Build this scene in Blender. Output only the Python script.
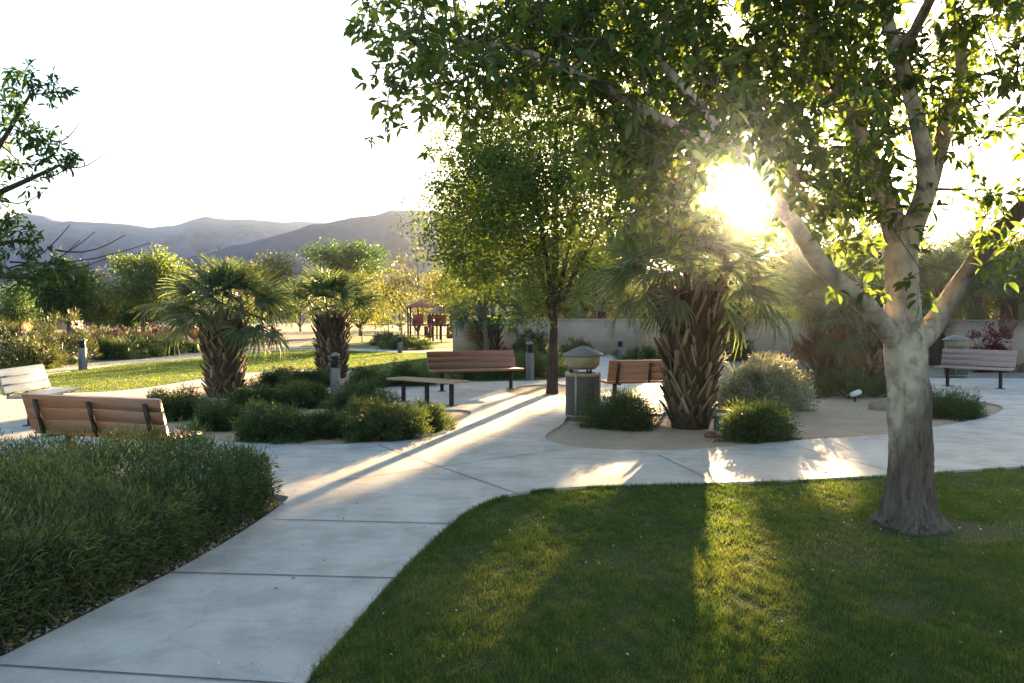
import bpy, math, random
import numpy as np
from mathutils import Vector

for o in list(bpy.data.objects):
    bpy.data.objects.remove(o)
S = bpy.context.scene
COL = S.collection
R = np.random.default_rng(11)
random.seed(5)

# ------------------------------------------------------------------ camera
F, H, HZ = 850.0, 1.65, 315.0
PITCH = math.atan((341.5 - HZ) / F)
cam_d = bpy.data.cameras.new('camera')
cam_d.sensor_width = 36.0
cam_d.lens = F / 1024 * 36
cam_d.clip_end = 9000
cam = bpy.data.objects.new('camera', cam_d)
COL.objects.link(cam)
cam.location = (0, 0, H)
cam.rotation_euler = (math.pi / 2 - PITCH, 0, 0)
S.camera = cam

CP, SP = math.cos(PITCH), math.sin(PITCH)


def raydir(px, py):
    x, v = (px - 512) / F, -(py - 341.5) / F
    return np.array([x, CP + v * SP, -SP + v * CP])


def G(px, py, z=0.0):                      # pixel -> point on the level z
    d = raydir(px, py)
    t = (z - H) / d[2]
    return np.array([d[0] * t, d[1] * t, z])


def P(px, py, Y):                          # pixel -> point at distance Y
    d = raydir(px, py)
    t = Y / d[1]
    return np.array([d[0] * t, Y, H + d[2] * t])


def project(p):
    q = np.atleast_2d(p) - np.array([0, 0, H])
    f = q[:, 1] * CP - q[:, 2] * SP
    u = q[:, 1] * SP + q[:, 2] * CP
    f = np.where(f < 0.05, 0.05, f)
    return 512 + F * q[:, 0] / f, 341.5 - F * u / f


# ------------------------------------------------------------------ light
SUN_PX = (738, 190)
SUN = raydir(*SUN_PX)
SUN = SUN / np.linalg.norm(SUN)
SUN_EL = math.asin(SUN[2])
SUN_AZ = math.atan2(SUN[0], SUN[1])        # from +Y towards +X
w = bpy.data.worlds.new('World')
S.world = w
w.use_nodes = True
nt = w.node_tree
bg = nt.nodes['Background']
sky = nt.nodes.new('ShaderNodeTexSky')
sky.sky_type = 'NISHITA'
sky.sun_disc = False
sky.sun_elevation = SUN_EL
sky.sun_rotation = SUN_AZ
sky.altitude = 100
sky.air_density = 1.0
sky.dust_density = 1.3
sky.ozone_density = 1.6
nt.links.new(sky.outputs[0], bg.inputs[0])
bg.inputs[1].default_value = 0.05
sl = bpy.data.lights.new('sun', 'SUN')
sl.energy = 5.0
sl.angle = math.radians(0.5)
sl.color = (1.0, 0.67, 0.34)
sun = bpy.data.objects.new('sun', sl)
COL.objects.link(sun)
sun.location = (20, 60, 30)
sun.rotation_euler = Vector(SUN).to_track_quat('Z', 'Y').to_euler()
S.view_settings.view_transform = 'Standard'
S.view_settings.look = 'None'
S.view_settings.exposure = 3.6
S.view_settings.gamma = 1
S.render.engine = 'CYCLES'
cy = S.cycles
cy.use_denoising = True
cy.max_bounces = 6
cy.diffuse_bounces = 3
cy.glossy_bounces = 2
cy.transmission_bounces = 3
cy.transparent_max_bounces = 6
cy.volume_bounces = 0
cy.sample_clamp_indirect = 6
cy.caustics_reflective = False
cy.caustics_refractive = False
cy.use_adaptive_sampling = False


# ------------------------------------------------------------------ materials
def mat(name):
    m = bpy.data.materials.new(name)
    m.use_nodes = True
    return m, m.node_tree, m.node_tree.nodes['Principled BSDF']


def N(t, typ, **kw):
    n = t.nodes.new(typ)
    for k, v in kw.items():
        setattr(n, k, v)
    return n


def ramp(t, fac, stops):
    r = N(t, 'ShaderNodeValToRGB')
    el = r.color_ramp.elements
    while len(el) < len(stops):
        el.new(0.5)
    for e, (p, c) in zip(el, stops):
        e.position = p
        e.color = (*c, 1)
    t.links.new(fac, r.inputs[0])
    return r.outputs[0]


def noise(t, scale, detail=4, rough=0.55, coord='Object', vec=None, stretch=None):
    n = N(t, 'ShaderNodeTexNoise')
    n.inputs['Scale'].default_value = scale
    n.inputs['Detail'].default_value = detail
    n.inputs['Roughness'].default_value = rough
    if vec is None:
        vec = N(t, 'ShaderNodeTexCoord').outputs[coord]
    if stretch:
        mp = N(t, 'ShaderNodeMapping')
        mp.inputs['Scale'].default_value = stretch
        t.links.new(vec, mp.inputs[0])
        vec = mp.outputs[0]
    t.links.new(vec, n.inputs['Vector'])
    return n.outputs[0]


def mixc(t, fac, a, b, mode='MIX'):
    m = N(t, 'ShaderNodeMix', data_type='RGBA', blend_type=mode)
    for sock, v in ((m.inputs[0], fac), (m.inputs[6], a), (m.inputs[7], b)):
        if isinstance(v, (int, float)):
            sock.default_value = v
        elif isinstance(v, tuple):
            sock.default_value = (*v, 1)
        else:
            t.links.new(v, sock)
    return m.outputs[2]


def bump(t, b, height, strength, dist=0.02):
    n = N(t, 'ShaderNodeBump')
    n.inputs['Strength'].default_value = strength
    n.inputs['Distance'].default_value = dist
    t.links.new(height, n.inputs['Height'])
    t.links.new(n.outputs[0], b.inputs['Normal'])


def leaf_mat(name, dark, mid, lightc, trans=0.45, tcol=None, rough=0.5, spec=0.35):
    m, t, b = mat(name)
    a = N(t, 'ShaderNodeAttribute', attribute_name='rnd')
    c = ramp(t, a.outputs['Fac'], [(0.0, dark), (0.5, mid), (1.0, lightc)])
    t.links.new(c, b.inputs['Base Color'])
    b.inputs['Roughness'].default_value = rough
    b.inputs['Specular IOR Level'].default_value = spec
    tr = N(t, 'ShaderNodeBsdfTranslucent')
    tc = mixc(t, 1.0, c, tcol or (1.9, 1.9, 0.9), 'MULTIPLY')
    t.links.new(tc, tr.inputs[0])
    mx = N(t, 'ShaderNodeMixShader')
    mx.inputs[0].default_value = trans
    t.links.new(b.outputs[0], mx.inputs[1])
    t.links.new(tr.outputs[0], mx.inputs[2])
    t.links.new(mx.outputs[0], t.nodes['Material Output'].inputs[0])
    return m


def plain(name, col, rough=0.6, metal=0.0, var=0.25, scale=12, bmp=0.0, spec=0.4):
    m, t, b = mat(name)
    n = noise(t, scale, 5)
    d = tuple(x * (1 - var) for x in col)
    l = tuple(min(1, x * (1 + var)) for x in col)
    c = ramp(t, n, [(0.25, d), (0.75, l)])
    t.links.new(c, b.inputs['Base Color'])
    b.inputs['Roughness'].default_value = rough
    b.inputs['Metallic'].default_value = metal
    b.inputs['Specular IOR Level'].default_value = spec
    if bmp:
        bump(t, b, noise(t, scale * 5, 4), bmp)
    return m


def concrete_mat():
    m, t, b = mat('concrete')
    big = noise(t, 0.55, 5, 0.6)
    mid = noise(t, 3.5, 6, 0.65)
    fine = noise(t, 90, 3, 0.6)
    c = ramp(t, big, [(0.3, (0.43, 0.39, 0.335)), (0.7, (0.60, 0.545, 0.465))])
    c = mixc(t, ramp(t, mid, [(0.35, (0, 0, 0)), (0.62, (1, 1, 1))]), mixc(t, 1.0, c, (0.80, 0.79, 0.78), 'MULTIPLY'), c)
    c = mixc(t, ramp(t, noise(t, 1.1, 3), [(0.52, (0, 0, 0)), (0.68, (0.75, 0.75, 0.75))]), c, (0.27, 0.235, 0.20))
    cl_ = noise(t, 1.7, 7, 0.7)
    c = mixc(t, ramp(t, cl_, [(0.42, (0.75, 0.75, 0.75)), (0.55, (0, 0, 0))]), c, mixc(t, 1.0, c, (0.66, 0.63, 0.60), 'MULTIPLY'))
    vc = N(t, 'ShaderNodeTexVoronoi', feature='DISTANCE_TO_EDGE')
    vc.inputs['Scale'].default_value = 0.42
    dz = N(t, 'ShaderNodeTexNoise')
    dz.inputs['Scale'].default_value = 2.5
    dz.inputs['Detail'].default_value = 6
    tcc = N(t, 'ShaderNodeTexCoord').outputs['Object']
    t.links.new(tcc, dz.inputs['Vector'])
    t.links.new(mixc(t, 0.16, tcc, dz.outputs['Color']), vc.inputs['Vector'])
    c = mixc(t, ramp(t, vc.outputs['Distance'], [(0.0, (0.22, 0.22, 0.22)), (0.002, (0, 0, 0))]), c, (0.16, 0.145, 0.13))
    c = mixc(t, 0.25, c, ramp(t, fine, [(0.3, (0.28, 0.28, 0.27)), (0.7, (0.62, 0.61, 0.58))]))
    sp = N(t, 'ShaderNodeTexVoronoi')
    sp.inputs['Scale'].default_value = 3.2
    t.links.new(N(t, 'ShaderNodeTexCoord').outputs['Object'], sp.inputs['Vector'])
    c = mixc(t, ramp(t, sp.outputs['Distance'], [(0.035, (0.7, 0.7, 0.7)), (0.06, (0, 0, 0))]), c, (0.2, 0.17, 0.15))
    t.links.new(c, b.inputs['Base Color'])
    b.inputs['Roughness'].default_value = 0.72
    b.inputs['Specular IOR Level'].default_value = 0.3
    bump(t, b, mixc(t, 0.5, fine, noise(t, 20, 4, 0.7, stretch=(1, 14, 1))), 0.45, 0.005)
    return m


def ground_mat(name, a, c2, scale=1.2, pebble=60, spot=(0.42, 0.36, 0.29)):
    m, t, b = mat(name)
    n = noise(t, scale, 6, 0.65)
    c = ramp(t, n, [(0.3, a), (0.7, c2)])
    v = N(t, 'ShaderNodeTexVoronoi')
    v.inputs['Scale'].default_value = pebble
    t.links.new(N(t, 'ShaderNodeTexCoord').outputs['Object'], v.inputs['Vector'])
    c = mixc(t, ramp(t, v.outputs['Color'], [(0.4, (0, 0, 0)), (0.9, (0.7, 0.7, 0.7))]), c, spot)
    t.links.new(c, b.inputs['Base Color'])
    b.inputs['Roughness'].default_value = 0.95
    b.inputs['Specular IOR Level'].default_value = 0.1
    bump(t, b, v.outputs['Distance'], 0.5, 0.015)
    return m


def bark_mat(name, low, high, z0, z1, scar=(0.05, 0.04, 0.035), patch=0.6, lean=0.0):
    m, t, b = mat(name)
    tc = N(t, 'ShaderNodeTexCoord').outputs['Object']
    sep = N(t, 'ShaderNodeSeparateXYZ')
    t.links.new(tc, sep.inputs[0])
    mr = N(t, 'ShaderNodeMapRange')
    mr.inputs[1].default_value = z0
    mr.inputs[2].default_value = z1
    nz = noise(t, 5, 5, 0.6, vec=tc, stretch=(1, 1, 0.25))
    ad = N(t, 'ShaderNodeMath', operation='MULTIPLY_ADD')
    t.links.new(nz, ad.inputs[0])
    ad.inputs[1].default_value = 1.6 * (z1 - z0)
    t.links.new(sep.outputs[2], ad.inputs[2])
    sb = N(t, 'ShaderNodeMath', operation='SUBTRACT')
    t.links.new(ad.outputs[0], sb.inputs[0])
    sb.inputs[1].default_value = 0.8 * (z1 - z0)
    if lean:
        mx_ = N(t, 'ShaderNodeMath', operation='MULTIPLY_ADD')
        t.links.new(sep.outputs[0], mx_.inputs[0])
        mx_.inputs[1].default_value = -lean
        t.links.new(sb.outputs[0], mx_.inputs[2])
        sb = mx_
    t.links.new(sb.outputs[0], mr.inputs[0])
    fine = noise(t, 26, 6, 0.7, vec=tc, stretch=(1, 1, 0.16))
    lowc = ramp(t, fine, [(0.36, tuple(x * 0.35 for x in low)), (0.62, tuple(x * 1.5 for x in low))])
    hic = ramp(t, noise(t, 7, 5, 0.6, vec=tc), [(0.35, tuple(x * 0.58 for x in high)), (0.62, high)])
    c = mixc(t, mr.outputs[0], lowc, hic)
    blotch = noise(t, 6.5, 4, 0.55, vec=tc, stretch=(1, 1, 0.8))
    c = mixc(t, ramp(t, blotch, [(0.55, (0, 0, 0)), (0.62, (patch, patch, patch))]), c, scar)
    vf = N(t, 'ShaderNodeTexVoronoi', feature='DISTANCE_TO_EDGE')
    vf.inputs['Scale'].default_value = 7.0
    mpf = N(t, 'ShaderNodeMapping')
    mpf.inputs['Scale'].default_value = (1, 1, 0.32)
    t.links.new(mixc(t, 0.22, tc, noise(t, 4, 5, 0.6, vec=tc)), mpf.inputs[0])
    t.links.new(mpf.outputs[0], vf.inputs['Vector'])
    fis = ramp(t, vf.outputs['Distance'], [(0.0, (1, 1, 1)), (0.10, (0, 0, 0))])
    where = mixc(t, mr.outputs[0], (0.85, 0.85, 0.85), ramp(t, noise(t, 2.2, 3, vec=tc), [(0.50, (0, 0, 0)), (0.62, (0.8, 0.8, 0.8))]))
    c = mixc(t, mixc(t, 1.0, fis, where, 'MULTIPLY'), c, scar)
    t.links.new(c, b.inputs['Base Color'])
    b.inputs['Roughness'].default_value = 0.9
    b.inputs['Specular IOR Level'].default_value = 0.15
    hh_ = mixc(t, 0.5, fine, vf.outputs['Distance'])
    bump(t, b, hh_, 1.0, 0.06)
    return m


def wood_mat(name, col):
    m, t, b = mat(name)
    g = noise(t, 9, 5, 0.6, stretch=(0.6, 14, 14))
    c = ramp(t, g, [(0.25, tuple(x * 0.62 for x in col)), (0.75, tuple(x * 1.25 for x in col))])
    t.links.new(c, b.inputs['Base Color'])
    b.inputs['Roughness'].default_value = 0.36
    b.inputs['Specular IOR Level'].default_value = 0.5
    bump(t, b, g, 0.15, 0.004)
    return m


def wall_mat():
    m, t, b = mat('block_wall')
    tc = N(t, 'ShaderNodeTexCoord').outputs['UV']
    br = N(t, 'ShaderNodeTexBrick')
    br.inputs['Scale'].default_value = 1.0
    br.inputs['Brick Width'].default_value = 0.4
    br.inputs['Row Height'].default_value = 0.2
    br.inputs['Mortar Size'].default_value = 0.008
    br.inputs['Color1'].default_value = (0.33, 0.245, 0.19, 1)
    br.inputs['Color2'].default_value = (0.37, 0.28, 0.215, 1)
    br.inputs['Mortar'].default_value = (0.24, 0.19, 0.16, 1)
    t.links.new(tc, br.inputs['Vector'])
    c = mixc(t, 0.35, br.outputs['Color'], ramp(t, noise(t, 1.5, 5), [(0.3, (0.28, 0.21, 0.165)), (0.7, (0.44, 0.34, 0.27))]))
    t.links.new(c, b.inputs['Base Color'])
    b.inputs['Roughness'].default_value = 0.9
    bump(t, b, br.outputs['Fac'], -0.3, 0.01)
    return m


M = {
    'concrete': concrete_mat(),
    'joint': plain('joint', (0.10, 0.095, 0.09), 0.95),
    'gravel': ground_mat('gravel', (0.36, 0.245, 0.155), (0.50, 0.35, 0.23)),
    'earth': ground_mat('earth', (0.14, 0.11, 0.078), (0.21, 0.17, 0.12), 0.15, 20),
    'soil': ground_mat('soil', (0.055, 0.04, 0.028), (0.11, 0.08, 0.055), 3, 45, (0.20, 0.15, 0.10)),
    'turf_soil': ground_mat('turf_soil', (0.040, 0.050, 0.015), (0.065, 0.065, 0.028), 2.0, 90, (0.085, 0.08, 0.04)),
    'grass': leaf_mat('grass', (0.042, 0.080, 0.022), (0.072, 0.116, 0.034), (0.17, 0.178, 0.07), 0.5, (1.7, 1.6, 0.6), 0.6, 0.2),
    'far_turf': ground_mat('far_turf', (0.060, 0.105, 0.018), (0.10, 0.14, 0.03), 0.8, 30, (0.14, 0.16, 0.04)),
    'leaf_front': leaf_mat('leaf_front', (0.042, 0.074, 0.026), (0.068, 0.110, 0.036), (0.12, 0.155, 0.05), 0.60, (2.0, 1.9, 0.75), 0.42, 0.4),
    'leaf_mid': leaf_mat('leaf_mid', (0.045, 0.080, 0.025), (0.075, 0.118, 0.033), (0.12, 0.16, 0.045), 0.5, (1.9, 1.8, 0.7)),
    'leaf_back': leaf_mat('leaf_back', (0.045, 0.07, 0.016), (0.075, 0.105, 0.026), (0.13, 0.15, 0.04), 0.5, (2.0, 1.7, 0.7)),
    'leaf_gold': leaf_mat('leaf_gold', (0.070, 0.085, 0.025), (0.105, 0.12, 0.035), (0.16, 0.16, 0.055), 0.45, (1.6, 1.5, 0.7)),
    'leaf_dark': leaf_mat('leaf_dark', (0.022, 0.050, 0.014), (0.036, 0.075, 0.018), (0.06, 0.10, 0.022), 0.45),
    'leaf_feather': leaf_mat('leaf_feather', (0.06, 0.085, 0.03), (0.09, 0.12, 0.04), (0.13, 0.155, 0.055), 0.5),
    'shrub': leaf_mat('shrub', (0.028, 0.050, 0.026), (0.046, 0.075, 0.036), (0.10, 0.125, 0.055), 0.42, (1.9, 1.8, 0.6)),
    'hedge': leaf_mat('hedge', (0.028, 0.052, 0.024), (0.055, 0.088, 0.038), (0.15, 0.155, 0.07), 0.42, (1.9, 1.8, 0.6)),
    'shrub_grey': leaf_mat('shrub_grey', (0.125, 0.135, 0.095), (0.20, 0.21, 0.15), (0.34, 0.34, 0.24), 0.35, (1.4, 1.3, 0.9)),
    'shrub_pink': leaf_mat('shrub_pink', (0.15, 0.065, 0.055), (0.22, 0.10, 0.08), (0.33, 0.20, 0.15), 0.4, (1.5, 1.0, 0.8)),
    'bougain': leaf_mat('bougain', (0.10, 0.008, 0.03), (0.17, 0.015, 0.05), (0.06, 0.05, 0.02), 0.4, (1.8, 0.8, 1.0)),
    'olive': leaf_mat('olive', (0.045, 0.060, 0.022), (0.070, 0.085, 0.032), (0.12, 0.125, 0.05), 0.35, (1.4, 1.4, 0.7)),
    'palm_leaf': leaf_mat('palm_leaf', (0.045, 0.072, 0.045), (0.070, 0.105, 0.060), (0.125, 0.155, 0.080), 0.42, (1.7, 1.6, 0.7)),
    'palm_dry': leaf_mat('palm_dry', (0.14, 0.085, 0.045), (0.22, 0.14, 0.075), (0.32, 0.22, 0.12), 0.3, (1.4, 1.2, 0.8), 0.8, 0.15),
    'boot': leaf_mat('boot', (0.055, 0.038, 0.025), (0.13, 0.088, 0.056), (0.31, 0.23, 0.15), 0.0, None, 0.85, 0.15),
    'trunk_core': plain('trunk_core', (0.06, 0.038, 0.024), 0.95, 0, 0.4, 20),
    'bark_front': bark_mat('bark_front', (0.12, 0.088, 0.068), (0.60, 0.49, 0.375), 0.80, 1.25, (0.13, 0.10, 0.078), 0.45, 2.4),
    'bark_mid': bark_mat('bark_mid', (0.065, 0.048, 0.038), (0.10, 0.075, 0.055), 1.0, 3.0),
    'bark_twig': plain('bark_twig', (0.12, 0.095, 0.07), 0.9, 0, 0.3, 8),
    'bark_far': plain('bark_far', (0.11, 0.08, 0.055), 0.9, 0, 0.4, 6),
    'plank': wood_mat('plank', (0.36, 0.135, 0.055)),
    'plank_grey': wood_mat('plank_grey', (0.42, 0.27, 0.215)),
    'plank_warm': wood_mat('plank_warm', (0.50, 0.30, 0.16)),
    'plank_sunlit': wood_mat('plank_sunlit', (0.52, 0.40, 0.29)),  # paler plank copy, sun glare on the left bench put into its colour
    'iron': plain('iron', (0.035, 0.022, 0.018), 0.5, 0.3, 0.3),
    'post_grey': plain('post_grey', (0.20, 0.185, 0.165), 0.6, 0.2, 0.15),
    'black': plain('black', (0.02, 0.02, 0.02), 0.5),
    'tan_metal': plain('tan_metal', (0.30, 0.235, 0.155), 0.5, 0.1, 0.15),
    'wall': wall_mat(),
    'wall_cap': plain('wall_cap', (0.36, 0.28, 0.225), 0.9, 0, 0.15, 5),
    'rock': plain('rock', (0.34, 0.24, 0.17), 0.95, 0, 0.35, 4, 0.6),
    'hazed_hill': plain('hazed_hill', (0.155, 0.17, 0.235), 1.0, 0, 0.35, 0.03, 0.0, 0.0),  # blue of the distant air is painted into the rock colour
    'hazed_foothill': plain('hazed_foothill', (0.105, 0.108, 0.15), 1.0, 0, 0.35, 0.04, 0.0, 0.0),  # same painted air tint, darker for the thinner haze before the near ridge
    'red': plain('red', (0.34, 0.075, 0.05), 0.5),
    'tan_roof': plain('tan_roof', (0.42, 0.24, 0.16), 0.6),
    'stucco': plain('stucco', (0.50, 0.22, 0.11), 0.9),
    'roof_pale': plain('roof_pale', (0.45, 0.36, 0.28), 0.8),
    'glass_dark': plain('glass_dark', (0.02, 0.022, 0.025), 0.1),
    'green_box': plain('green_box', (0.035, 0.11, 0.10), 0.6),
    'white_paint': plain('white_paint', (0.55, 0.53, 0.49), 0.6, 0, 0.06),
    'litter': leaf_mat('litter', (0.30, 0.20, 0.11), (0.45, 0.34, 0.20), (0.68, 0.62, 0.48), 0.2, (1, 1, 1), 0.8, 0.1),
    'litter_pale': leaf_mat('litter_pale', (0.35, 0.33, 0.22), (0.60, 0.58, 0.48), (0.75, 0.73, 0.66), 0.2, (1, 1, 1), 0.8, 0.1),
}


def mesh_mat():
    m, t, b = mat('perforated')
    tc = N(t, 'ShaderNodeTexCoord').outputs['UV']
    mp = N(t, 'ShaderNodeMapping')
    mp.inputs['Rotation'].default_value = (0, 0, math.radians(45))
    mp.inputs['Scale'].default_value = (34, 34, 34)
    t.links.new(tc, mp.inputs[0])
    v = N(t, 'ShaderNodeTexVoronoi')
    v.inputs['Scale'].default_value = 1.0
    v.inputs['Randomness'].default_value = 0.0
    t.links.new(mp.outputs[0], v.inputs['Vector'])
    c = ramp(t, v.outputs['Distance'], [(0.46, (0.02, 0.018, 0.015)), (0.54, (0.17, 0.145, 0.11))])
    t.links.new(c, b.inputs['Base Color'])
    b.inputs['Roughness'].default_value = 0.5
    bump(t, b, v.outputs['Distance'], 0.5, 0.01)
    return m


M['perforated'] = mesh_mat()


# ------------------------------------------------------------------ mesh helpers
def link(o, parent=None):
    COL.objects.link(o)
    if parent is not None:
        o.parent = parent
    return o


def build(name, verts, faces, m, parent=None, rnd=None, smooth=False, uv=None):
    """faces: (n,k) int array or list of such arrays"""
    if not isinstance(faces, list):
        faces = [faces]
    faces = [np.asarray(f, np.int32) for f in faces if len(f)]
    verts = np.asarray(verts, np.float32).reshape(-1, 3)
    me = bpy.data.meshes.new(name)
    me.vertices.add(len(verts))
    me.vertices.foreach_set('co', verts.ravel())
    idx = np.concatenate([f.ravel() for f in faces])
    tot = np.concatenate([np.full(len(f), f.shape[1], np.int32) for f in faces])
    st = np.concatenate([[0], np.cumsum(tot)[:-1]]).astype(np.int32)
    me.loops.add(len(idx))
    me.loops.foreach_set('vertex_index', idx)
    me.polygons.add(len(tot))
    me.polygons.foreach_set('loop_start', st)
    me.polygons.foreach_set('loop_total', tot)
    if smooth:
        me.polygons.foreach_set('use_smooth', np.ones(len(tot), bool))
    if rnd is not None:
        a = me.attributes.new('rnd', 'FLOAT', 'FACE')
        a.data.foreach_set('value', np.asarray(rnd, np.float32))
    if uv is not None:
        l = me.uv_layers.new(name='UVMap')
        l.data.foreach_set('uv', np.asarray(uv, np.float32)[idx].ravel())
    me.update(calc_edges=True)
    me.materials.append(m)
    return link(bpy.data.objects.new(name, me), parent)


class MB:
    def __init__(s):
        s.v, s.f4, s.f3, s.fn, s.n, s.r = [], [], [], [], 0, []

    def add(s, v, quads=(), tris=(), rnd=None):
        v = np.asarray(v, float).reshape(-1, 3)
        if len(quads):
            q = np.asarray(quads, int) + s.n
            s.f4.append(q)
            s.r.append(np.full(len(q), 0.5 if rnd is None else rnd))
        if len(tris):
            s.f3.append(np.asarray(tris, int) + s.n)
        s.v.append(v)
        s.n += len(v)

    def box(s, c, size, rot=None, bev=0.0):
        x, y, z = (np.array(size) / 2)
        b = min(bev, x * .9, y * .9, z * .9)
        if b <= 0:
            v = np.array([[sx * x, sy * y, sz * z] for sx in (-1, 1) for sy in (-1, 1) for sz in (-1, 1)])
            q = [(0, 1, 3, 2), (4, 6, 7, 5), (0, 4, 5, 1), (2, 3, 7, 6), (0, 2, 6, 4), (1, 5, 7, 3)]
            t = []
        else:
            v, q, t = bevbox(x, y, z, b)
        if rot is not None:
            v = v @ np.asarray(rot).T
        s.add(v + np.asarray(c), q, t)

    def tube(s, pts, rad, seg=8, flat=1.0, cap=True, rnd=None, wob=0.0):
        pts = np.asarray(pts, float)
        n = len(pts)
        rad = np.broadcast_to(np.asarray(rad, float), (n,))
        tan = np.gradient(pts, axis=0)
        tan /= np.linalg.norm(tan, axis=1)[:, None] + 1e-9
        ref = np.array([0, 0, 1.0]) if abs(tan[0][2]) < 0.9 else np.array([1.0, 0, 0])
        vs = []
        a = np.linspace(0, 2 * math.pi, seg, endpoint=False)
        for i in range(n):
            u = np.cross(tan[i], ref)
            u /= np.linalg.norm(u) + 1e-9
            v = np.cross(u, tan[i])
            ref = v
            rr = rad[i] * (1 + (wob * R.standard_normal(seg) if wob else 0))
            vs.append(pts[i] + (np.cos(a) * rr)[:, None] * u + (np.sin(a) * rr * flat)[:, None] * v)
        vs = np.concatenate(vs)
        k = np.arange(seg)
        q = np.concatenate([np.stack([i * seg + k, i * seg + (k + 1) % seg, (i + 1) * seg + (k + 1) % seg, (i + 1) * seg + k], 1) for i in range(n - 1)])
        t = []
        if cap:
            vs = np.concatenate([vs, pts[:1], pts[-1:]])
            b0, b1 = n * seg, n * seg + 1
            t = [(b0, (j + 1) % seg, j) for j in range(seg)] + [(b1, (n - 1) * seg + j, (n - 1) * seg + (j + 1) % seg) for j in range(seg)]
        s.add(vs, q, t, rnd)

    def lathe(s, prof, c=(0, 0, 0), seg=24, phase=0.0):
        prof = np.asarray(prof, float)
        a = np.linspace(0, 2 * math.pi, seg, endpoint=False) + phase
        v = np.concatenate([np.stack([r * np.cos(a), r * np.sin(a), np.full(seg, z)], 1) for r, z in prof])
        k = np.arange(seg)
        q = np.concatenate([np.stack([i * seg + k, i * seg + (k + 1) % seg, (i + 1) * seg + (k + 1) % seg, (i + 1) * seg + k], 1) for i in range(len(prof) - 1)])
        s.add(v + np.asarray(c), q)

    def build(s, name, m, parent=None, smooth=False, uv=None):
        f4 = np.concatenate(s.f4) if s.f4 else np.zeros((0, 4), int)
        f3 = np.concatenate(s.f3) if s.f3 else np.zeros((0, 3), int)
        r = np.concatenate(s.r) if s.r else np.zeros(0)
        r = np.concatenate([r, np.full(len(f3), 0.5)])
        return build(name, np.concatenate(s.v), [f4, f3], m, parent, r, smooth, uv)


def bevbox(x, y, z, b):
    v, ids = [], {}
    for sx in (-1, 1):
        for sy in (-1, 1):
            for sz in (-1, 1):
                for ax in range(3):
                    p = [sx * (x - b), sy * (y - b), sz * (z - b)]
                    p[ax] = (sx * x, sy * y, sz * z)[ax]
                    ids[(sx, sy, sz, ax)] = len(v)
                    v.append(p)
    q, t = [], []
    for s in (-1, 1):
        q.append([ids[(s, -1, -1, 0)], ids[(s, 1, -1, 0)], ids[(s, 1, 1, 0)], ids[(s, -1, 1, 0)]])
        q.append([ids[(-1, s, -1, 1)], ids[(1, s, -1, 1)], ids[(1, s, 1, 1)], ids[(-1, s, 1, 1)]])
        q.append([ids[(-1, -1, s, 2)], ids[(1, -1, s, 2)], ids[(1, 1, s, 2)], ids[(-1, 1, s, 2)]])
    for a in (-1, 1):
        for c in (-1, 1):
            q.append([ids[(-1, a, c, 1)], ids[(1, a, c, 1)], ids[(1, a, c, 2)], ids[(-1, a, c, 2)]])
            q.append([ids[(a, -1, c, 0)], ids[(a, 1, c, 0)], ids[(a, 1, c, 2)], ids[(a, -1, c, 2)]])
            q.append([ids[(a, c, -1, 0)], ids[(a, c, 1, 0)], ids[(a, c, 1, 1)], ids[(a, c, -1, 1)]])
    for a in (-1, 1):
        for c in (-1, 1):
            for d in (-1, 1):
                t.append([ids[(a, c, d, k)] for k in range(3)])
    return np.array(v), q, t


def tag(o, label=None, cat=None, group=None, kind=None):
    for k, v in (('label', label), ('category', cat), ('group', group), ('kind', kind)):
        if v:
            o[k] = v
    return o


def empty(name, loc, rz=0.0, label=None, cat=None, group=None):
    o = bpy.data.objects.new(name, None)
    o.empty_display_size = 0.2
    o.location = [float(x) for x in loc]
    o.rotation_euler = (0, 0, rz)
    link(o)
    return tag(o, label, cat, group)


def smooth_poly(pts, sub=6, closed=True):
    pts = np.asarray(pts, float)
    n = len(pts)
    out = []
    for i in range(n if closed else n - 1):
        if closed:
            p0, p1, p2, p3 = pts[i - 1], pts[i], pts[(i + 1) % n], pts[(i + 2) % n]
        else:
            p0, p1, p2, p3 = pts[max(i - 1, 0)], pts[i], pts[i + 1], pts[min(i + 2, n - 1)]
        for t in np.linspace(0, 1, sub, endpoint=False):
            out.append(0.5 * ((2 * p1) + (-p0 + p2) * t + (2 * p0 - 5 * p1 + 4 * p2 - p3) * t * t + (-p0 + 3 * p1 - 3 * p2 + p3) * t ** 3))
    if not closed:
        out.append(pts[-1])
    return np.array(out)


def slab(name, loops, ztop, thick, m):
    """flat sheet with holes: first loop is the outline"""
    cu = bpy.data.curves.new(name, 'CURVE')
    cu.dimensions = '2D'
    cu.fill_mode = 'BOTH'
    cu.extrude = thick / 2
    for lp in loops:
        sp = cu.splines.new('POLY')
        sp.points.add(len(lp) - 1)
        for p, q in zip(sp.points, lp):
            p.co = (float(q[0]), float(q[1]), 0, 1)
        sp.use_cyclic_u = True
    tmp = bpy.data.objects.new(name, cu)
    COL.objects.link(tmp)
    bpy.context.view_layer.update()
    me = bpy.data.meshes.new_from_object(tmp.evaluated_get(bpy.context.evaluated_depsgraph_get()))
    bpy.data.objects.remove(tmp)
    me.transform(__import__('mathutils').Matrix.Translation((0, 0, ztop - thick / 2)))
    me.materials.clear()
    me.materials.append(m)
    for p in me.polygons:
        p.use_smooth = False
    me.name = name
    o = bpy.data.objects.new(name, me)
    link(o)
    return tag(o, kind='structure')


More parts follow.
